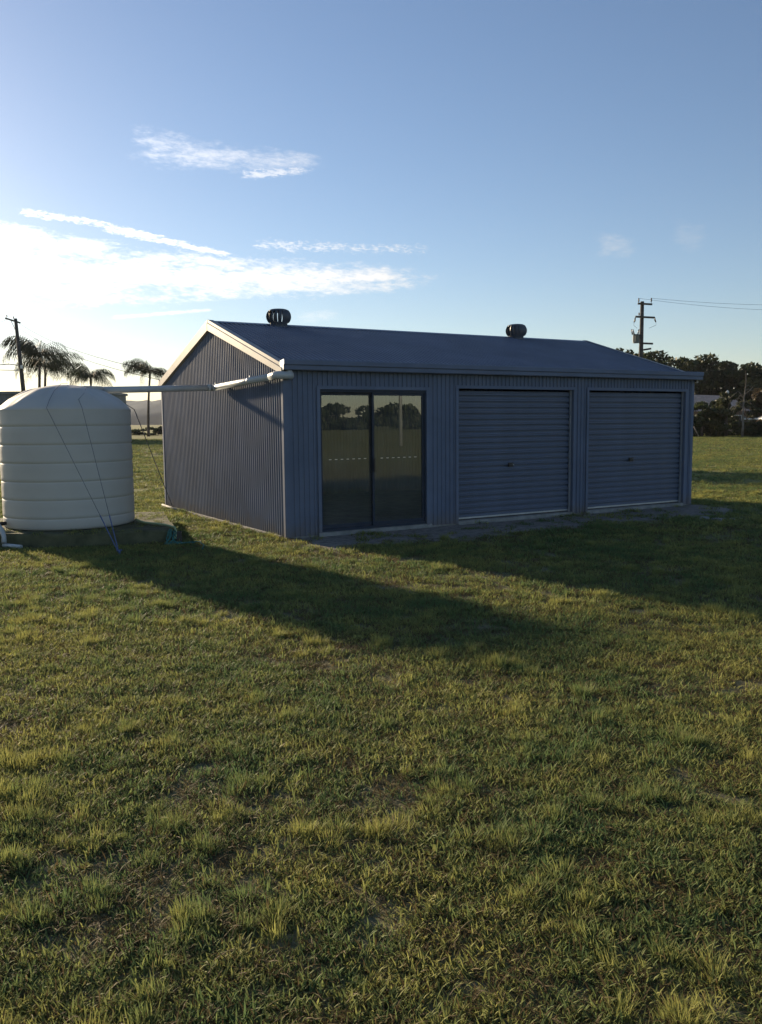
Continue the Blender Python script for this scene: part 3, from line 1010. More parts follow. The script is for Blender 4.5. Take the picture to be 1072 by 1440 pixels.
def at(px, py, Y):
    """a point at depth Y along the direction of a place in the photograph (layout aid for far things)"""
    u, v = px - 536, py - 720
    cr, sr = math.cos(ROLL), math.sin(ROLL)
    u, v = cr * u + sr * v, -sr * u + cr * v
    c, s_ = math.cos(PITCH), math.sin(PITCH)
    d = Vector((u / F_PX, c - v / F_PX * s_, -s_ - v / F_PX * c))
    return Vector((0, 0, CAM_H)) + d * (Y / d.y)


GT = 'trees along the far right edge of the paddock'
specs = [
    # px, top_py, depth, rx, leaf, bark, crown0, conical, label, sparse
    (878, 484, 118, 4.2, M_LEAF_OL, M_BARKP, 0.45, 0, 'sparse gum tree peeking over the right end of the shed roof', 0.9),
    (806, 479, 118, 3.6, M_LEAF_OL, M_BARKP, 0.45, 0, 'tree whose tip just shows above the middle of the roof ridge', 0.6),
    (934, 489, 112, 6.0, M_LEAF_DK, M_BARK, 0.15, 0, 'broad dark tree right of the transformer pole', 0),
    (968, 500, 116, 4.6, M_LEAF_DK, M_BARK, 0.15, 0, 'dark round tree directly over the shed roof right corner', 0),
    (1000, 496, 114, 5.2, M_LEAF_DK, M_BARK, 0.12, 0, 'tallest dark tree behind the brown roofed house', 0),
    (1026, 506, 112, 4.2, M_LEAF_DK, M_BARK, 0.15, 0, 'dark tree behind the right end of the brown roof', 0),
    (1062, 508, 104, 4.6, M_LEAF_DK, M_BARK, 0.2, 0, 'dark tree rising behind the dead tree at right edge', 0),
    (1098, 512, 100, 5.0, M_LEAF_OL, M_BARK, 0.2, 0, 'olive tree at the photo right edge above white gable', 0),
    (1080, 534, 84, 1.7, M_LEAF_BR, M_BARK, 0.35, 0, 'brownish rusty leaved tree in front of the white gable', 0.2),
    (1023, 549, 80, 2.4, M_LEAF_OL, M_BARK, 0.05, 0.75, 'conical olive green tree in front of the brown roof', 0),
    (988, 564, 80, 2.0, M_LEAF_DK, M_BARK, 0.05, 0.3, 'dark shrubby tree just right of the shed corner', 0),
    (1004, 562, 82, 1.8, M_LEAF_DK, M_BARK, 0.05, 0.2, 'dark bushy tree left of the conical one', 0),
    (1052, 560, 84, 1.9, M_LEAF_OL, M_BARK, 0.08, 0.1, 'olive bushy tree behind the bare dead trunk', 0.3),
    (1064, 594, 79, 1.4, M_LEAF_DK, M_BARK, 0.03, 0.1, 'low dark bush right of the dead tree foot', 0),
    (1040, 592, 83, 1.6, M_LEAF_DK, M_BARK, 0.03, 0.1, 'low dark bush between conical tree and dead tree', 0),
    (1096, 582, 80, 2.0, M_LEAF_BR, M_BARK, 0.05, 0.1, 'brown bush at the photo right edge by the paddock', 0),
    (972, 585, 83, 1.7, M_LEAF_DK, M_BARK, 0.04, 0.1, 'low dark bush half hidden by the shed right corner', 0),
]
for i, (px, py, Y, rx, lm, bk, c0, con, lab, sp) in enumerate(specs):
    p_ = at(px, py, Y)
    big = Y > 90
    tree('tree' if py < 560 else 'bushy_tree', (p_.x, p_.y), p_.z, rx, lab, 40 + i, lm, bk, c0, 22 if big else 14, int((4200 if big else 2600) * (1 - 0.6 * sp)), 0.36 if big else 0.24, group=GT, conical=con, sparse=sp)

tree('tree', (-3.6, 39.5), 5.6, 4.6, 'spreading tree behind the shed that shades a strip of the right paddock', 71, M_LEAF_DK, M_BARK, 0.22, 26, 6500, 0.30)

# bare dead tree
p_ = at(1044, 615, 78)
dt = empty('dead_tree', (p_.x, p_.y, 0))
tag(dt, 'bare pale dead tree standing in front of the bushes', 'tree')
dm = MB()
dm.tube([(0, 0, -.1), (0.02, 0, 1.2), (-0.04, 0, 2.4), (0.05, 0, 3.6), (0.18, 0, 5.0), (0.10, 0, 6.0)], [0.12, 0.10, 0.085, 0.06, 0.035, 0.015], 8)
dm.build('trunk', M_BARKP, dt)
rnd = random.Random(21)
for k in range(12):
    z0 = rnd.uniform(0.8, 4.6); sx_ = rnd.choice((-1, 1)) * rnd.uniform(0.5, 1.7)
    bm_ = MB(); bm_.tube([(0.1, 0, z0), (0.1 + sx_ * .5, rnd.uniform(-.4, .4), z0 + rnd.uniform(-.1, .5)), (0.1 + sx_, rnd.uniform(-.6, .6), z0 + rnd.uniform(-.9, .8))], [0.035, 0.025, 0.010], 6)
    bm_.build('branch', M_BARKP, dt)

# leaning pale stake near the shed's right corner
a_, b_ = at(976, 600, 74), at(983, 614, 74)
sk = MB(); sk.tube([(a_.x, a_.y, a_.z), (b_.x, b_.y, max(0.0, b_.z))], 0.05, 8)
tag(sk.build('leaning_stake', M_BARKP), 'pale leaning stake beside the far bushes at the shed corner', 'stake')

# small bushes by the palms on the left
for i, (px, py, Y, rx, lab) in enumerate([(222, 600, 128, 2.0, 'small bush at the foot of the lone palm by the gable'), (196, 604, 132, 2.6, 'low wide bush in the gap between tank and palm trunk')]):
    p_ = at(px, py, Y)
    tree('bush', (p_.x, p_.y), max(0.9, p_.z), rx, lab, 80 + i, M_LEAF_DK, M_BARK, 0.02, 10, 900, 0.28, 'bush')


# ------------------------------------------------------------------ palms
def frond_mesh(rs, L, droop, blow):
    """one feathered frond along +x, drooping, leaflets blown to one side"""
    n = 20
    V, F, T = [], [], []
    pts = []
    ang = rs.uniform(0.75, 1.25)
    x = z = 0.0
    for i in range(n + 1):
        t_ = i / n
        a = ang - droop * t_ ** 1.25
        pts.append(np.array([x, 0.0, z]))
        x += math.cos(a) * L / n; z += math.sin(a) * L / n
    for i in range(n):
        p0, p1 = pts[i], pts[i + 1]
        wv = 0.035 * (1 - i / n) + 0.008
        b = len(V)
        V += [p0 + [0, -wv, 0], p0 + [0, wv, 0], p1 + [0, wv * .9, 0], p1 + [0, -wv * .9, 0]]
        F.append((b, b + 1, b + 2, b + 3)); T.append(0.3)
        if i < 3:
            continue
        t_ = i / n
        ll = L * 0.34 * math.sin(math.pi * min(0.98, 0.12 + 0.80 * t_)) ** 0.7 * rs.uniform(0.8, 1.15)
        for sd in (-1, 1):
            fwd = (p1 - p0) / np.linalg.norm(p1 - p0)
            side = np.array([0.0, sd * 0.8, 0.0])
            dirv = fwd * 0.6 + side * 0.75 + np.array([0, 0, -0.55 - rs.uniform(0, .7)])
            dirv /= np.linalg.norm(dirv)
            tip = p0 + dirv * ll + np.array([0, 0, -0.12 * ll])
            midp = p0 + dirv * ll * 0.5 + np.array([0, 0, 0.02])
            hw = fwd * 0.034
            b = len(V)
            V += [p0 - hw * .6, p0 + hw * .6, midp + hw, midp - hw, tip]
            F += [(b, b + 1, b + 2, b + 3)]; T.append(rs.rand())
            F += [(b + 3, b + 2, b + 4)]; T.append(rs.rand())
    me = bpy.data.meshes.new('frond')
    me.from_pydata([tuple(p_) for p_ in V], [], F)
    me.materials.append(M_PALM)
    set_tint(me, T)
    me.update()
    return me


def palm(px, py_crown, Y, label, seed, frond_len=3.0, wind=R(200), nf=17, lean=0.5):
    rs = np.random.RandomState(seed)
    top = at(px, py_crown, Y)
    root = empty('palm_tree', (top.x - lean * 0.6, top.y, 0))
    tag(root, label, 'palm tree', 'palms beyond the paddock on the left')
    tm = MB()
    pts = [(lean * 0.6 * t_ ** 2, 0, top.z * t_ - 0.1 * (t_ == 0)) for t_ in np.linspace(0, 1, 12)]
    tm.tube(pts, [0.20 - 0.08 * t_ + 0.10 * max(0, 0.1 - t_) for t_ in np.linspace(0, 1, 12)], 10)
    tm.build('trunk', M_BARK, root)
    cs = MB(); c_ = Vector(pts[-1])
    cs.tube([c_ - Vector((0, 0, 0.25)), c_ + Vector((0, 0, 0.35)), c_ + Vector((0.02, 0, 0.9))], [0.13, 0.17, 0.05], 10)
    cs.build('crown_shaft', M_PALM, root)
    meshes = [frond_mesh(rs, frond_len * rs.uniform(0.85, 1.1), d_, 0) for d_ in (1.7, 2.3, 2.9, 3.4)]
    for k in range(nf):
        a = 2 * math.pi * k / nf + rs.uniform(-.2, .2)
        # the wind gathers the fronds towards one side
        a = a + 0.35 * math.sin(wind - a)
        along = math.cos(a - wind)
        idx = int(np.clip(round(1.4 - along * 0.9 + rs.uniform(-.9, .9)), 0, 3))
        o = link('frond', meshes[idx], root, tuple(c_ + Vector((0, 0, 0.35))), (rs.uniform(-.25, .25), rs.uniform(-0.35, 0.30), a))
    return root


palm(56, 510, 92, 'tall windswept palm right behind the left power pole', 5, 5.0, R(195), 32)
palm(64, 524, 96, 'shorter palm close beside the tall windswept one', 6, 4.6, R(10), 28)
palm(128, 538, 110, 'low palm showing above the tank dome', 7, 4.1, R(185), 28, 0.2)
palm(211, 531, 118, 'lone palm with bent fronds beside the gable end', 8, 4.4, R(195), 28, 0.8)

# ------------------------------------------------------------------ flat-roofed grey shed beyond the tank
gs_r = at(182, 549, 84)
gs = empty('farm_shed', (gs_r.x - 12, gs_r.y, 0))
tag(gs, 'long plain grey farm shed with flat roof far behind the tank', 'shed')
k_ = MB()
gz = gs_r.z
for i in range(60):
    pass
pts = []
u = -16.0
while u < 9.0:
    pts += [(u, 0.0), (u + 0.25, 0.0), (u + 0.30, -0.06), (u + 0.45, -0.06), (u + 0.499, 0.0)]
    u += 0.5
vs, fs = [], []
for (x, y) in pts:
    vs += [(x, y, 0), (x, y, gz - 0.25)]
for i in range(len(pts) - 1):
    fs.append((2 * i, 2 * i + 2, 2 * i + 3, 2 * i + 1))
k_.add(vs, fs)
k_.box(8.93, 9.0, 0.05, 9, 0, gz - 0.25); k_.box(-16, 8.9, 8.9, 9, 0, gz - 0.25); k_.box(-16, -15.9, 0.05, 8.9, 0, gz - 0.25)
k_.build('wall', M_GREYSH, gs)
k_ = MB(); k_.box(-16.2, 9.15, -0.2, 9.2, gz - 0.25, gz); k_.build('roof', M_GREYSH, gs)

# ------------------------------------------------------------------ houses on the right
h0 = at(968, 576, 95); h1 = at(1058, 576, 95)
hz, hr = at(1010, 577, 95).z, at(1010, 556, 97).z
house = empty('house', ((h0.x + h1.x) / 2, 96, 0))
tag(house, 'low house with brown tiled roof behind the bushes at right', 'house')
hw = (h1.x - h0.x) / 2
k_ = MB(); k_.box(-hw + .4, hw - .4, 0, 7, 0, hz); k_.build('wall', M_BRICK, house)
k_ = MB()
k_.add([(-hw, -0.6, hz - .1), (hw, -0.6, hz - .1), (hw, 7.6, hz - .1), (-hw, 7.6, hz - .1), (-hw + .4, 3.5, hr + .25), (hw - .6, 3.5, hr)], [(0, 1, 5, 4), (1, 2, 5), (2, 3, 4, 5), (3, 0, 4), (3, 2, 1, 0)])
hroof = k_.build('roof', M_TILE, house)
k_ = MB(); k_.tube([(hw - 1.1, 3.2, hr - .2), (hw - 1.1, 3.2, hr + .45)], 0.13, 10); k_.tube([(hw - 1.1, 3.2, hr + .40), (hw - 1.1, 3.2, hr + .62)], [0.22, 0.05], 10); k_.build('roof_vent', M_WHITE, hroof)
for x in (-hw * .5, 0.3, hw * .6):
    k_ = MB(); k_.box(x - .7, x + .7, -0.03, 0.02, 0.9, 2.1)
    win = k_.build('window', M_WHITE, house)
    k_ = MB(); k_.box(x - .6, x + .6, -0.05, -0.032, 1.0, 2.0); k_.build('pane', M_WIN, win)

g0 = at(1061, 589, 90)
wh = empty('white_house', (g0.x + 5.3, 91, 0))
tag(wh, 'white gabled house partly cut off at the photo right edge', 'house')
zt = at(1066, 570, 91).z
k_ = MB(); k_.box(-3.9, 4, 0, 6, 0, g0.z - .1); k_.build('wall', M_BRICK, wh)
k_ = MB(); k_.box(-4.2, 4.3, -0.5, 6.3, g0.z - .08, g0.z + .10); k_.build('eave', M_WHITE, wh)
k_ = MB()
k_.add([(-3.9, 0.1, g0.z + .11), (4, 0.1, g0.z + .11), (2.2, 0.1, zt + 1.2), (-3.2, 0.1, zt + .35), (-3.9, 5.9, g0.z + .11), (4, 5.9, g0.z + .11), (2.2, 5.9, zt + 1.2), (-3.2, 5.9, zt + .35)], [(0, 1, 2, 3), (5, 4, 7, 6), (3, 2, 6, 7), (0, 3, 7, 4), (1, 5, 6, 2)])
k_.build('gable', M_GREYSH, wh)
for j in range(4):
    z = g0.z + .45 + j * .38
    k_ = MB(); k_.box(-3.75 + .15 * j, 2.5, 0.0, 0.08, z, z + .24); k_.build('weatherboard', M_WHITE, wh)


# ------------------------------------------------------------------ power poles and wires
def wire(name, p, q_, sag, label, rad=0.009, n=14, group='overhead wires'):
    p, q_ = Vector(p), Vector(q_)
    pts = [p.lerp(q_, t_) - Vector((0, 0, 4 * sag * t_ * (1 - t_))) for t_ in np.linspace(0, 1, n)]
    m_ = MB(); m_.tube(pts, rad, 5, caps=False)
    return tag(m_.build(name, M_CABLE), label, 'wire', group)


def insulator(parent, x, y, z, h=0.28, r=0.06):
    k_ = MB()
    k_.lathe([(0.02, 0), (0.02, h * .3), (r, h * .32), (r * .8, h * .45), (r * .5, h * .5), (r, h * .55), (r * .8, h * .7), (r * .5, h * .75), (r * .8, h * .8), (r * .5, h), (0.001, h)], 10, (x, y, z))
    return k_.build('insulator', M_CERAM, parent)


RP = at(903, 424, 60)
rp_ = empty('power_pole', (RP.x, RP.y, 0))
tag(rp_, 'timber power pole with crossarms and transformer behind the shed', 'power pole')
k_ = MB(); k_.tube([(0, 0, -.2), (0, 0, 3), (0.02, 0, RP.z)], [0.20, 0.18, 0.125], 12); k_.build('pole', M_WOOD, rp_)


def arm(zpx, xl, xr, dz=0.0, parent=rp_):
    z = at(903, zpx, 60).z
    l_, r_ = at(xl, zpx, 60), at(xr, zpx, 60)
    k_ = MB(); k_.beam((l_.x - RP.x, -0.19, z + dz / 2), (r_.x - RP.x, -0.19, z - dz / 2), 0.11, 0.12); k_.build('crossarm', M_WOOD, parent)
    return l_.x - RP.x, r_.x - RP.x, z


xl, xr, z = arm(428, 896, 916, 0.06)
for x in (xl + .06, xr - .06):
    insulator(rp_, x, -0.19, z + .06, 0.34, 0.06)
xl2, xr2, z2 = arm(446.5, 892.5, 919.5, 0.08)
insulator(rp_, xl2 + .25, -0.19, z2 + .07, 0.24)
for x, dx in ((xl2, -.08), (xr2, .10)):
    k_ = MB(); k_.tube([(x, -.19, z2 - .02), (x + dx * .3, -.19, z2 - .2), (x + dx, -.19, z2 - .34)], [0.035, 0.055, 0.04], 8); k_.build('fuse_holder', M_CERAM, rp_)
    k_ = MB(); k_.tube([(x + dx, -.19, z2 - .34), (x + dx * 1.2, -.19, z2 - .55), (x * .6 - .05, -.2, z2 - .75)], 0.009, 5); k_.build('jumper', M_CABLE, rp_)
tz0, tz1 = at(903, 482.5, 60).z, at(903, 470.5, 60).z
k_ = MB(); k_.lathe([(0.02, tz0), (0.21, tz0), (0.215, tz0 + .03), (0.215, tz1 - .05), (0.23, tz1 - .04), (0.23, tz1), (0.10, tz1 + .03), (0.001, tz1 + .03)], 20, (-0.36, -0.05, 0))
k_.box(-0.30, 0.0, -0.08, -0.02, tz0 + .05, tz0 + .13); k_.box(-0.30, 0.0, -0.08, -0.02, tz1 - .2, tz1 - .12)
tr_ = k_.build('transformer', M_TRANS, rp_)
for a_ in range(8):
    k_ = MB(); an = a_ * math.pi / 4 + .2
    k_.beam((-0.36 + .22 * math.cos(an), -0.05 + .22 * math.sin(an), tz0 + .08), (-0.36 + .22 * math.cos(an), -0.05 + .22 * math.sin(an), tz1 - .1), 0.03, 0.05); k_.build('cooling_fin', M_TRANS, tr_)
for (x0, x1) in ((-0.50, -0.60), (-0.25, -0.18), (-0.62, -0.70)):
    k_ = MB(); k_.tube([(x0, -.05, tz1), (x1, -.05, tz1 + .36)], [0.05, 0.03], 8); k_.build('bushing', M_CERAM, tr_)
for (zp, a0, a1, dz) in ((483.5, 904, 917, 0.03), (491.5, 904, 914.5, -.08)):
    arm(zp, a0, a1, dz)
far = at(1400, 400, 75)
wire('wire', (RP.x + xr - .06, RP.y - .19, z + .38), (far.x, far.y, far.z), 1.0, 'thin wire running right from the transformer pole top arm')
far = at(1400, 412, 76)
wire('wire', (RP.x + xl + .06, RP.y - .19, z + .38), (far.x, far.y, far.z + .1), 1.2, 'second faint wire running right from the transformer pole')

LP = at(22, 448, 66)
lb = at(30, 550, 66)
lp_ = empty('power_pole', (LP.x + .15, LP.y, 0))
tag(lp_, 'leaning grey power pole with short crossarm left of the palms', 'power pole')
k_ = MB(); k_.tube([(.35, 0, -.2), (.15, 0, 4.5), (-0.15, 0, LP.z)], [0.19, 0.16, 0.12], 12); k_.build('pole', M_WOOD, lp_)
k_ = MB(); k_.beam((-0.72, -.5, LP.z - .02), (0.1, .25, LP.z - .30), 0.10, 0.11); k_.build('crossarm', M_WOOD, lp_)
k_ = MB(); k_.tube([(-0.45, -.2, LP.z - .1), (-0.12, -.1, LP.z - .95)], 0.025, 6); k_.build('arm_brace', M_GALV, lp_)
insulator(lp_, -0.62, -.42, LP.z + .03, 0.2, 0.05); insulator(lp_, -0.25, -.1, LP.z - .05, 0.2, 0.05)
za = at(22, 513, 66).z
k_ = MB(); k_.tube([(0.0, 0, za - .05), (-.8, -.1, za + .05), (-1.4, -.2, za), (-2.2, -.3, za - .35)], 0.035, 8); k_.tube([(0.0, 0, za - .42), (-1.2, -.15, za - .40), (-2.2, -.3, za - .37)], 0.03, 8); k_.build('lamp_arm', M_GALV, lp_)
k_ = MB(); k_.lathe([(0.02, .0), (0.12, -.05), (0.13, -.14), (0.05, -.2), (0.001, -.2)], 12, (-2.35, -.32, za - .3)); k_.build('lamp_head', M_ALU, lp_)
k_ = MB(); k_.box(.12, .26, -.25, -.12, za - .30, za - .05); k_.build('meter_box', M_WHITE, lp_)
sp1, sp2 = shed_w(2.2, D_ + 0.05, 2.45), shed_w(2.2, D_ + 0.05, 2.25)
wire('wire', (LP.x + .25, LP.y, LP.z - .35), sp1, 0.55, 'upper of two service wires from left pole toward the shed')
wire('wire', (LP.x + .25, LP.y, LP.z - .75), sp2, 0.55, 'lower of two service wires from left pole toward the shed')
fl = at(-260, 520, 50)
wire('wire', (LP.x - .45, LP.y - .4, LP.z - .1), at(-300, 512, 60), 0.8, 'upper wire leaving the left pole toward the photo edge')
wire('wire', (LP.x, LP.y - .1, LP.z - .7), at(-160, 610, 40), 0.5, 'lower wire leaving the left pole toward the photo edge')

# ------------------------------------------------------------------ what the glass door mirrors: wood and pole behind the viewer
rs = np.random.RandomState(77)
ctr = np.array([150.0, -66.0])
dirn = np.array([0.885, -0.465]); perp = np.array([0.465, 0.885])
blobs = []
for k in range(190):
    u = rs.uniform(-45, 45)
    hgt = 5.0 + 2.2 * vnoise(np.array([u / 9 + 50.]), np.array([3.3]), 9)[0] - (2.2 if -3.5 < u < -0.5 else 0)
    p_ = ctr + perp * u + dirn * rs.uniform(0, 6)
    z = hgt * rs.uniform(0.08, 0.85)
    blobs.append((p_[0], p_[1], z, 2.4, 2.4, hgt * 0.22))
v, f, ti = leaf_cloud(rs, blobs, 34000, 0.6)
v[:, 2] = np.maximum(v[:, 2], 0.05)
wood = link('woodland', raw_mesh('woodland', v, f, M_LEAF_DK, ti))
tag(wood, 'dark belt of trees mirrored in the glass sliding door', kind='stuff')
pp = np.array([SX, SY]) + dirn * 48 + perp * 2.2
k_ = MB(); k_.tube([(pp[0], pp[1], -.2), (pp[0], pp[1], 9.0)], [0.14, 0.09], 10)
tag(k_.build('lamp_post', M_ALU), 'pale post mirrored in the left pane of the glass door', 'post')

# ------------------------------------------------------------------ haze
hv = bpy.data.materials.new('air_haze')
hv.use_nodes = True
hv.node_tree.nodes.clear()
q = NT(hv.node_tree)
pv = q.n('ShaderNodeVolumePrincipled')
pv.inputs['Color'].default_value = (0.93, 0.95, 1.0, 1)
pv.inputs['Density'].default_value = 0.00010
pv.inputs['Anisotropy'].default_value = 0.15
ho = q.n('ShaderNodeOutputMaterial')
hv.node_tree.links.new(pv.outputs[0], ho.inputs['Volume'])
k_ = MB(); k_.box(-1700, 1700, -500, 2100, -1.6, 64)
tag(k_.build('haze', hv), 'thin pale haze hanging in the air', kind='stuff')

# ------------------------------------------------------------------ grass
gmat = bpy.data.materials.new('grass_blades')
gmat.use_nodes = True
gt = gmat.node_tree
gt.nodes.clear()
q = NT(gt)
oi = q.n('ShaderNodeObjectInfo')
pos = q.n('ShaderNodeNewGeometry').outputs['Position']
tint = q.n('ShaderNodeAttribute', attribute_name='tint').outputs['Fac']
dry = q.n('ShaderNodeAttribute', attribute_name='dry').outputs['Fac']
patch = q.smooth(q.noise(pos, 0.55, 4, 0.6), 0.32, 0.68)
patch2 = q.smooth(q.noise(pos, 3.1, 3, 0.6), 0.3, 0.7)
f = q.math('ADD', q.math('ADD', q.math('MULTIPLY', patch, 0.34), q.math('MULTIPLY', patch2, 0.26)), q.math('ADD', q.math('MULTIPLY', oi.outputs['Random'], 0.14), q.math('MULTIPLY', tint, 0.26)))
green = q.mix(q.smooth(f, 0.2, 0.8), (0.125, 0.195, 0.075, 1), (0.355, 0.350, 0.105, 1))
straw = q.mix(tint, (0.085, 0.060, 0.030, 1), (0.230, 0.180, 0.085, 1))
colr = q.mix(dry, green, straw)
d_ = q.n('ShaderNodeBsdfPrincipled')
gt.links.new(colr, d_.inputs['Base Color'])
d_.inputs['Roughness'].default_value = 0.6
d_.inputs['Specular IOR Level'].default_value = 0.10
tr_ = q.n('ShaderNodeBsdfTranslucent'); gt.links.new(colr, tr_.inputs[0])
mx = q.n('ShaderNodeMixShader'); mx.inputs[0].default_value = 0.42
gt.links.new(d_.outputs[0], mx.inputs[1]); gt.links.new(tr_.outputs[0], mx.inputs[2])
oo = q.n('ShaderNodeOutputMaterial'); gt.links.new(mx.outputs[0], oo.inputs[0])

tuft_col = bpy.data.collections.new('grass_tufts')


def tuft(name, seed, n, rad, l0, l1, lean0, lean1, w0, dryp, upbias=False, broad=False):
    rs = np.random.RandomState(seed)
    V, F, T, DR = [], [], [], []
    for i in range(n):
        a = rs.uniform(0, 6.283); r_ = rad * math.sqrt(rs.rand())
        base = np.array([r_ * math.cos(a), r_ * math.sin(a), -0.004])
        az_ = a + rs.normal(0, 0.7) if upbias else rs.uniform(0, 6.283)
        ln_ = rs.uniform(l0, l1)
        le = R(rs.uniform(lean0, lean1)) * (0.4 + 0.6 * r_ / rad if upbias else 1)
        hd_ = np.array([math.cos(az_), math.sin(az_), 0]); sd = np.array([-math.sin(az_), math.cos(az_), 0])
        curl = rs.uniform(0.08, 0.5)
        p_ = base.copy(); ang = le * 0.6
        wv = w0 * rs.uniform(0.7, 1.3)
        secs = 4 if broad else 3
        b = len(V)
        tw = rs.uniform(-.5, .5)
        s2 = sd * math.cos(tw) + np.array([0, 0, math.sin(tw)])
        for s_ in range(secs):
            t_ = s_ / secs
            ww = wv * (0.75 + 0.35 * math.sin(math.pi * t_)) * (1 - 0.45 * t_)
            if broad:
                ww = wv * (0.25 + math.sin(math.pi * (0.1 + 0.8 * t_)))
            V += [p_ - s2 * ww / 2, p_ + s2 * ww / 2]
            p_ = p_ + (hd_ * math.sin(ang) + np.array([0, 0, math.cos(ang)])) * ln_ / secs
            p_[2] = max(p_[2], 0.003)
            ang = min(ang + curl * 0.55 + le * 0.15, 1.75)
        V.append(p_)
        tt = 0.35 + 0.65 * rs.rand() if upbias else 0.8 * rs.rand(); dd = 1.0 if rs.rand() < dryp else (0.35 * rs.rand() if rs.rand() < .3 else 0.0)
        for s_ in range(secs - 1):
            F.append((b + 2 * s_, b + 2 * s_ + 1, b + 2 * s_ + 3, b + 2 * s_ + 2)); T.append(tt); DR.append(dd)
        e_ = b + 2 * (secs - 1)
        F.append((e_, e_ + 1, e_ + 2)); T.append(tt); DR.append(dd)
    me = bpy.data.meshes.new(name)
    me.from_pydata([tuple(p_) for p_ in V], [], F)
    me.materials.append(gmat)
    set_tint(me, T)
    at_ = me.attributes.new('dry', 'FLOAT', 'FACE'); at_.data.foreach_set('value', np.asarray(DR, dtype=np.float32))
    me.polygons.foreach_set('use_smooth', [True] * len(F))
    me.update()
    o = bpy.data.objects.new(name, me)
    tuft_col.objects.link(o)


for i in range(6):
    tuft('tuft_a%d' % i, 100 + i, 46, 0.065, 0.020, 0.052, 22, 70, 0.0048, 0.14)
for i in range(4):
    tuft('tuft_b%d' % i, 200 + i, 95, 0.060, 0.045, 0.105, 8, 62, 0.0036, 0.06, True)
for i in range(3):
    tuft('tuft_c%d' % i, 300 + i, 26, 0.07, 0.03, 0.08, 75, 90, 0.0034, 0.95)
for i in range(2):
    tuft('tuft_d%d' % i, 400 + i, 11, 0.02, 0.025, 0.05, 45, 80, 0.018, 0.0, True, True)

rs = np.random.RandomState(5)
P, ROT, SC, IDX = [], [], [], []


def in_keepout(x, y):
    a = (x - SX) * E1[0] + (y - SY) * E1[1]
    b = (x - SX) * E2[0] + (y - SY) * E2[1]
    k = (a > -0.05) & (a < W_ + 0.05) & (b > -0.05) & (b < D_ + 0.05)
    inside = np.ones_like(x, bool)
    n = len(pad_pts)
    for i in range(n):
        x0, y0 = pad_pts[i]; x1, y1 = pad_pts[(i + 1) % n]
        inside &= ((x1 - x0) * (y - y0) - (y1 - y0) * (x - x0)) < 0.02
    return k | inside, a, b


def scatter(y0, y1, dens, choose, s_lo, s_hi, zs=1.0, thin=True):
    half = 0.47 * y1 + 2.4
    n = int(dens * (y1 - y0) * 2 * half)
    x = rs.uniform(-half, half, n); y = rs.uniform(y0, y1, n)
    keep = np.abs(x) < 0.47 * y + 2.4
    ko, a, b = in_keepout(x, y)
    keep &= ~ko
    # bare strip round the shed
    ax_ = np.abs(a - W_ / 2) - W_ / 2 + 0.40
    bx_ = np.abs(b - D_ / 2) - D_ / 2 - np.where(b < D_ / 2, 0.90, 0.0)
    sd = np.maximum(ax_, bx_) + (vnoise(x * 1.7 + 40, y * 1.7 + 40, 21) - 0.5) * 0.8
    keep &= rs.rand(n) < np.clip((sd - 0.15) / 0.6, 0.10, 1)
    if thin:
        pn = 0.6 * vnoise(x * 1.3 + 30, y * 1.3 + 30, 31) + 0.4 * vnoise(x * 4.1 + 30, y * 4.1 + 30, 32)
        keep &= rs.rand(n) < np.clip(0.32 + (pn - 0.28) * 2.4, 0.25, 1.0)
    x, y = x[keep], y[keep]
    n = len(x)
    idx = choose(x, y, n)
    sc = rs.uniform(s_lo, s_hi, n)
    P.append(np.stack([x, y, np.zeros(n)], 1))
    ROT.append(np.stack([rs.normal(0, .10, n), rs.normal(0, .10, n), rs.uniform(0, 6.283, n)], 1))
    SC.append(np.stack([sc, sc, sc * zs * rs.uniform(.75, 1.2, n)], 1))
    IDX.append(idx)


mats_ = lambda x, y, n: rs.randint(0, 6, n)
drys_ = lambda x, y, n: rs.randint(10, 13, n)
weeds_ = lambda x, y, n: rs.randint(13, 15, n)
clump_ = lambda x, y, n: rs.randint(6, 10, n)
scatter(1.3, 4.0, 560, mats_, 0.75, 1.25)
scatter(4.0, 7.0, 440, mats_, 0.8, 1.4)
scatter(7.0, 12.0, 210, mats_, 1.0, 1.7)
scatter(12.0, 22.0, 85, mats_, 1.4, 2.4, 0.75)
scatter(22.0, 45.0, 16, mats_, 2.4, 4.0, 0.6)
scatter(45.0, 95.0, 4, mats_, 4.0, 7.0, 0.5)
scatter(1.3, 7.0, 130, drys_, 0.8, 1.4, 1.0, False)
scatter(7.0, 14.0, 40, drys_, 1.1, 1.8, 1.0, False)
scatter(1.3, 9.0, 5, weeds_, 0.5, 1.1, 1.0, False)


# grass creeping over the tank pad
n = 420
xp = rs.uniform(-6.4, -2.9, n); yp = rs.uniform(11.8, 15.0, n)
ko, a, b = in_keepout(xp, yp)
k = ko & (a < -0.1) & (np.hypot(xp - TX, yp - TY) > TR + 0.06)
xp, yp = xp[k], yp[k]; n = len(xp)
P.append(np.stack([xp, yp, np.full(n, PADZ - 0.012)], 1)); ROT.append(np.stack([np.zeros(n), np.zeros(n), rs.uniform(0, 6.28, n)], 1))
sc = rs.uniform(0.8, 1.5, n); SC.append(np.stack([sc, sc, sc], 1)); IDX.append(rs.randint(0, 6, n))


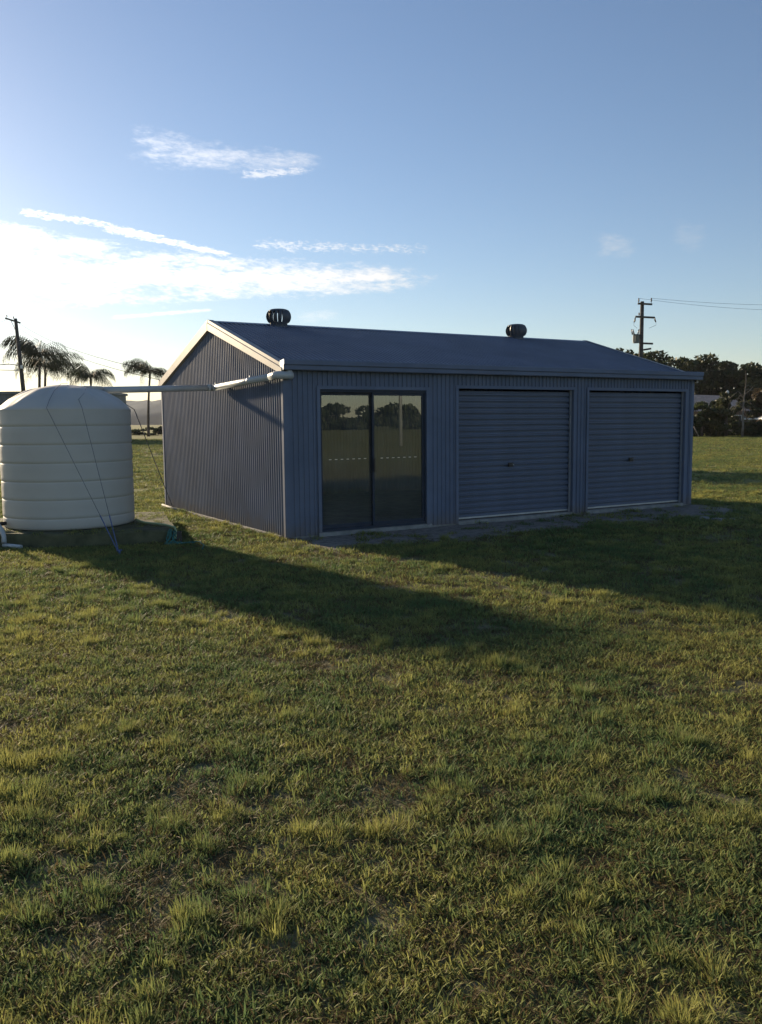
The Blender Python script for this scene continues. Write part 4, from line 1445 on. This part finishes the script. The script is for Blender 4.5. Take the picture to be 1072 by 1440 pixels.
# clumps gather into mounds
def mounds(y0, y1, per_m2, s_lo, s_hi, per):
    half = 0.47 * y1 + 2.4
    n = int(per_m2 * (y1 - y0) * 2 * half)
    cx = rs.uniform(-half, half, n); cy = rs.uniform(y0, y1, n)
    k = (np.abs(cx) < 0.47 * cy + 2.4) & (rs.rand(n) < np.clip((vnoise(cx * .7 + 60, cy * .7 + 60, 41) - .25) * 2.2, .1, 1))
    cx, cy = cx[k], cy[k]
    xs, ys, ss = [], [], []
    for x, y in zip(cx, cy):
        m_ = rs.randint(per[0], per[1] + 1)
        spread = rs.uniform(0.05, 0.13) * (m_ / per[1]) ** 0.5
        for _ in range(m_):
            xs.append(x + rs.normal(0, spread)); ys.append(y + rs.normal(0, spread * 0.8)); ss.append(rs.uniform(s_lo, s_hi))
    x, y, s_ = map(np.array, (xs, ys, ss))
    ko, a, b = in_keepout(x, y)
    ax_ = np.abs(a - W_ / 2) - W_ / 2 + 0.40
    bx_ = np.abs(b - D_ / 2) - D_ / 2 - np.where(b < D_ / 2, 0.90, 0.0)
    ok = ~ko & (np.maximum(ax_, bx_) > 0.35)
    x, y, s_ = x[ok], y[ok], s_[ok]
    n = len(x)
    P.append(np.stack([x, y, np.zeros(n)], 1))
    ROT.append(np.stack([rs.normal(0, .12, n), rs.normal(0, .12, n), rs.uniform(0, 6.283, n)], 1))
    SC.append(np.stack([s_, s_, s_ * rs.uniform(.8, 1.15, n)], 1))
    IDX.append(rs.randint(6, 10, n))


mounds(1.5, 5.0, 11.0, 0.50, 0.92, (1, 6))
mounds(5.0, 9.0, 6.0, 0.55, 1.05, (1, 7))
mounds(9.0, 20.0, 1.8, 0.7, 1.2, (2, 6))

P = np.concatenate(P); ROT = np.concatenate(ROT); SC = np.concatenate(SC); IDX = np.concatenate(IDX)
print('grass tufts', len(P))
gme = bpy.data.meshes.new('grass')
gme.vertices.add(len(P))
gme.vertices.foreach_set('co', P.astype(np.float32).ravel())
a1 = gme.attributes.new('rot', 'FLOAT_VECTOR', 'POINT'); a1.data.foreach_set('vector', ROT.astype(np.float32).ravel())
a2 = gme.attributes.new('scl', 'FLOAT_VECTOR', 'POINT'); a2.data.foreach_set('vector', SC.astype(np.float32).ravel())
a3 = gme.attributes.new('idx', 'INT', 'POINT'); a3.data.foreach_set('value', IDX.astype(np.int32))
gme.materials.append(gmat)
gob = link('grass', gme)
tag(gob, 'short patchy lawn grass with yellow green clumps', kind='stuff')
ng = bpy.data.node_groups.new('scatter_grass', 'GeometryNodeTree')
ng.interface.new_socket('Geometry', in_out='INPUT', socket_type='NodeSocketGeometry')
ng.interface.new_socket('Geometry', in_out='OUTPUT', socket_type='NodeSocketGeometry')
gi = ng.nodes.new('NodeGroupInput'); go = ng.nodes.new('NodeGroupOutput')
ci = ng.nodes.new('GeometryNodeCollectionInfo')
ci.inputs['Collection'].default_value = tuft_col
ci.inputs['Separate Children'].default_value = True
ci.inputs['Reset Children'].default_value = True
ip = ng.nodes.new('GeometryNodeInstanceOnPoints')
ip.inputs['Pick Instance'].default_value = True


def named(nm, typ):
    nd = ng.nodes.new('GeometryNodeInputNamedAttribute')
    nd.data_type = typ
    nd.inputs['Name'].default_value = nm
    return [s for s in nd.outputs if s.enabled][0]


L_ = ng.links.new
L_(gi.outputs[0], ip.inputs['Points'])
L_(ci.outputs[0], ip.inputs['Instance'])
L_(named('idx', 'INT'), ip.inputs['Instance Index'])
L_(named('rot', 'FLOAT_VECTOR'), ip.inputs['Rotation'])
L_(named('scl', 'FLOAT_VECTOR'), ip.inputs['Scale'])
L_(ip.outputs[0], go.inputs[0])
md = gob.modifiers.new('scatter', 'NODES')
md.node_group = ng
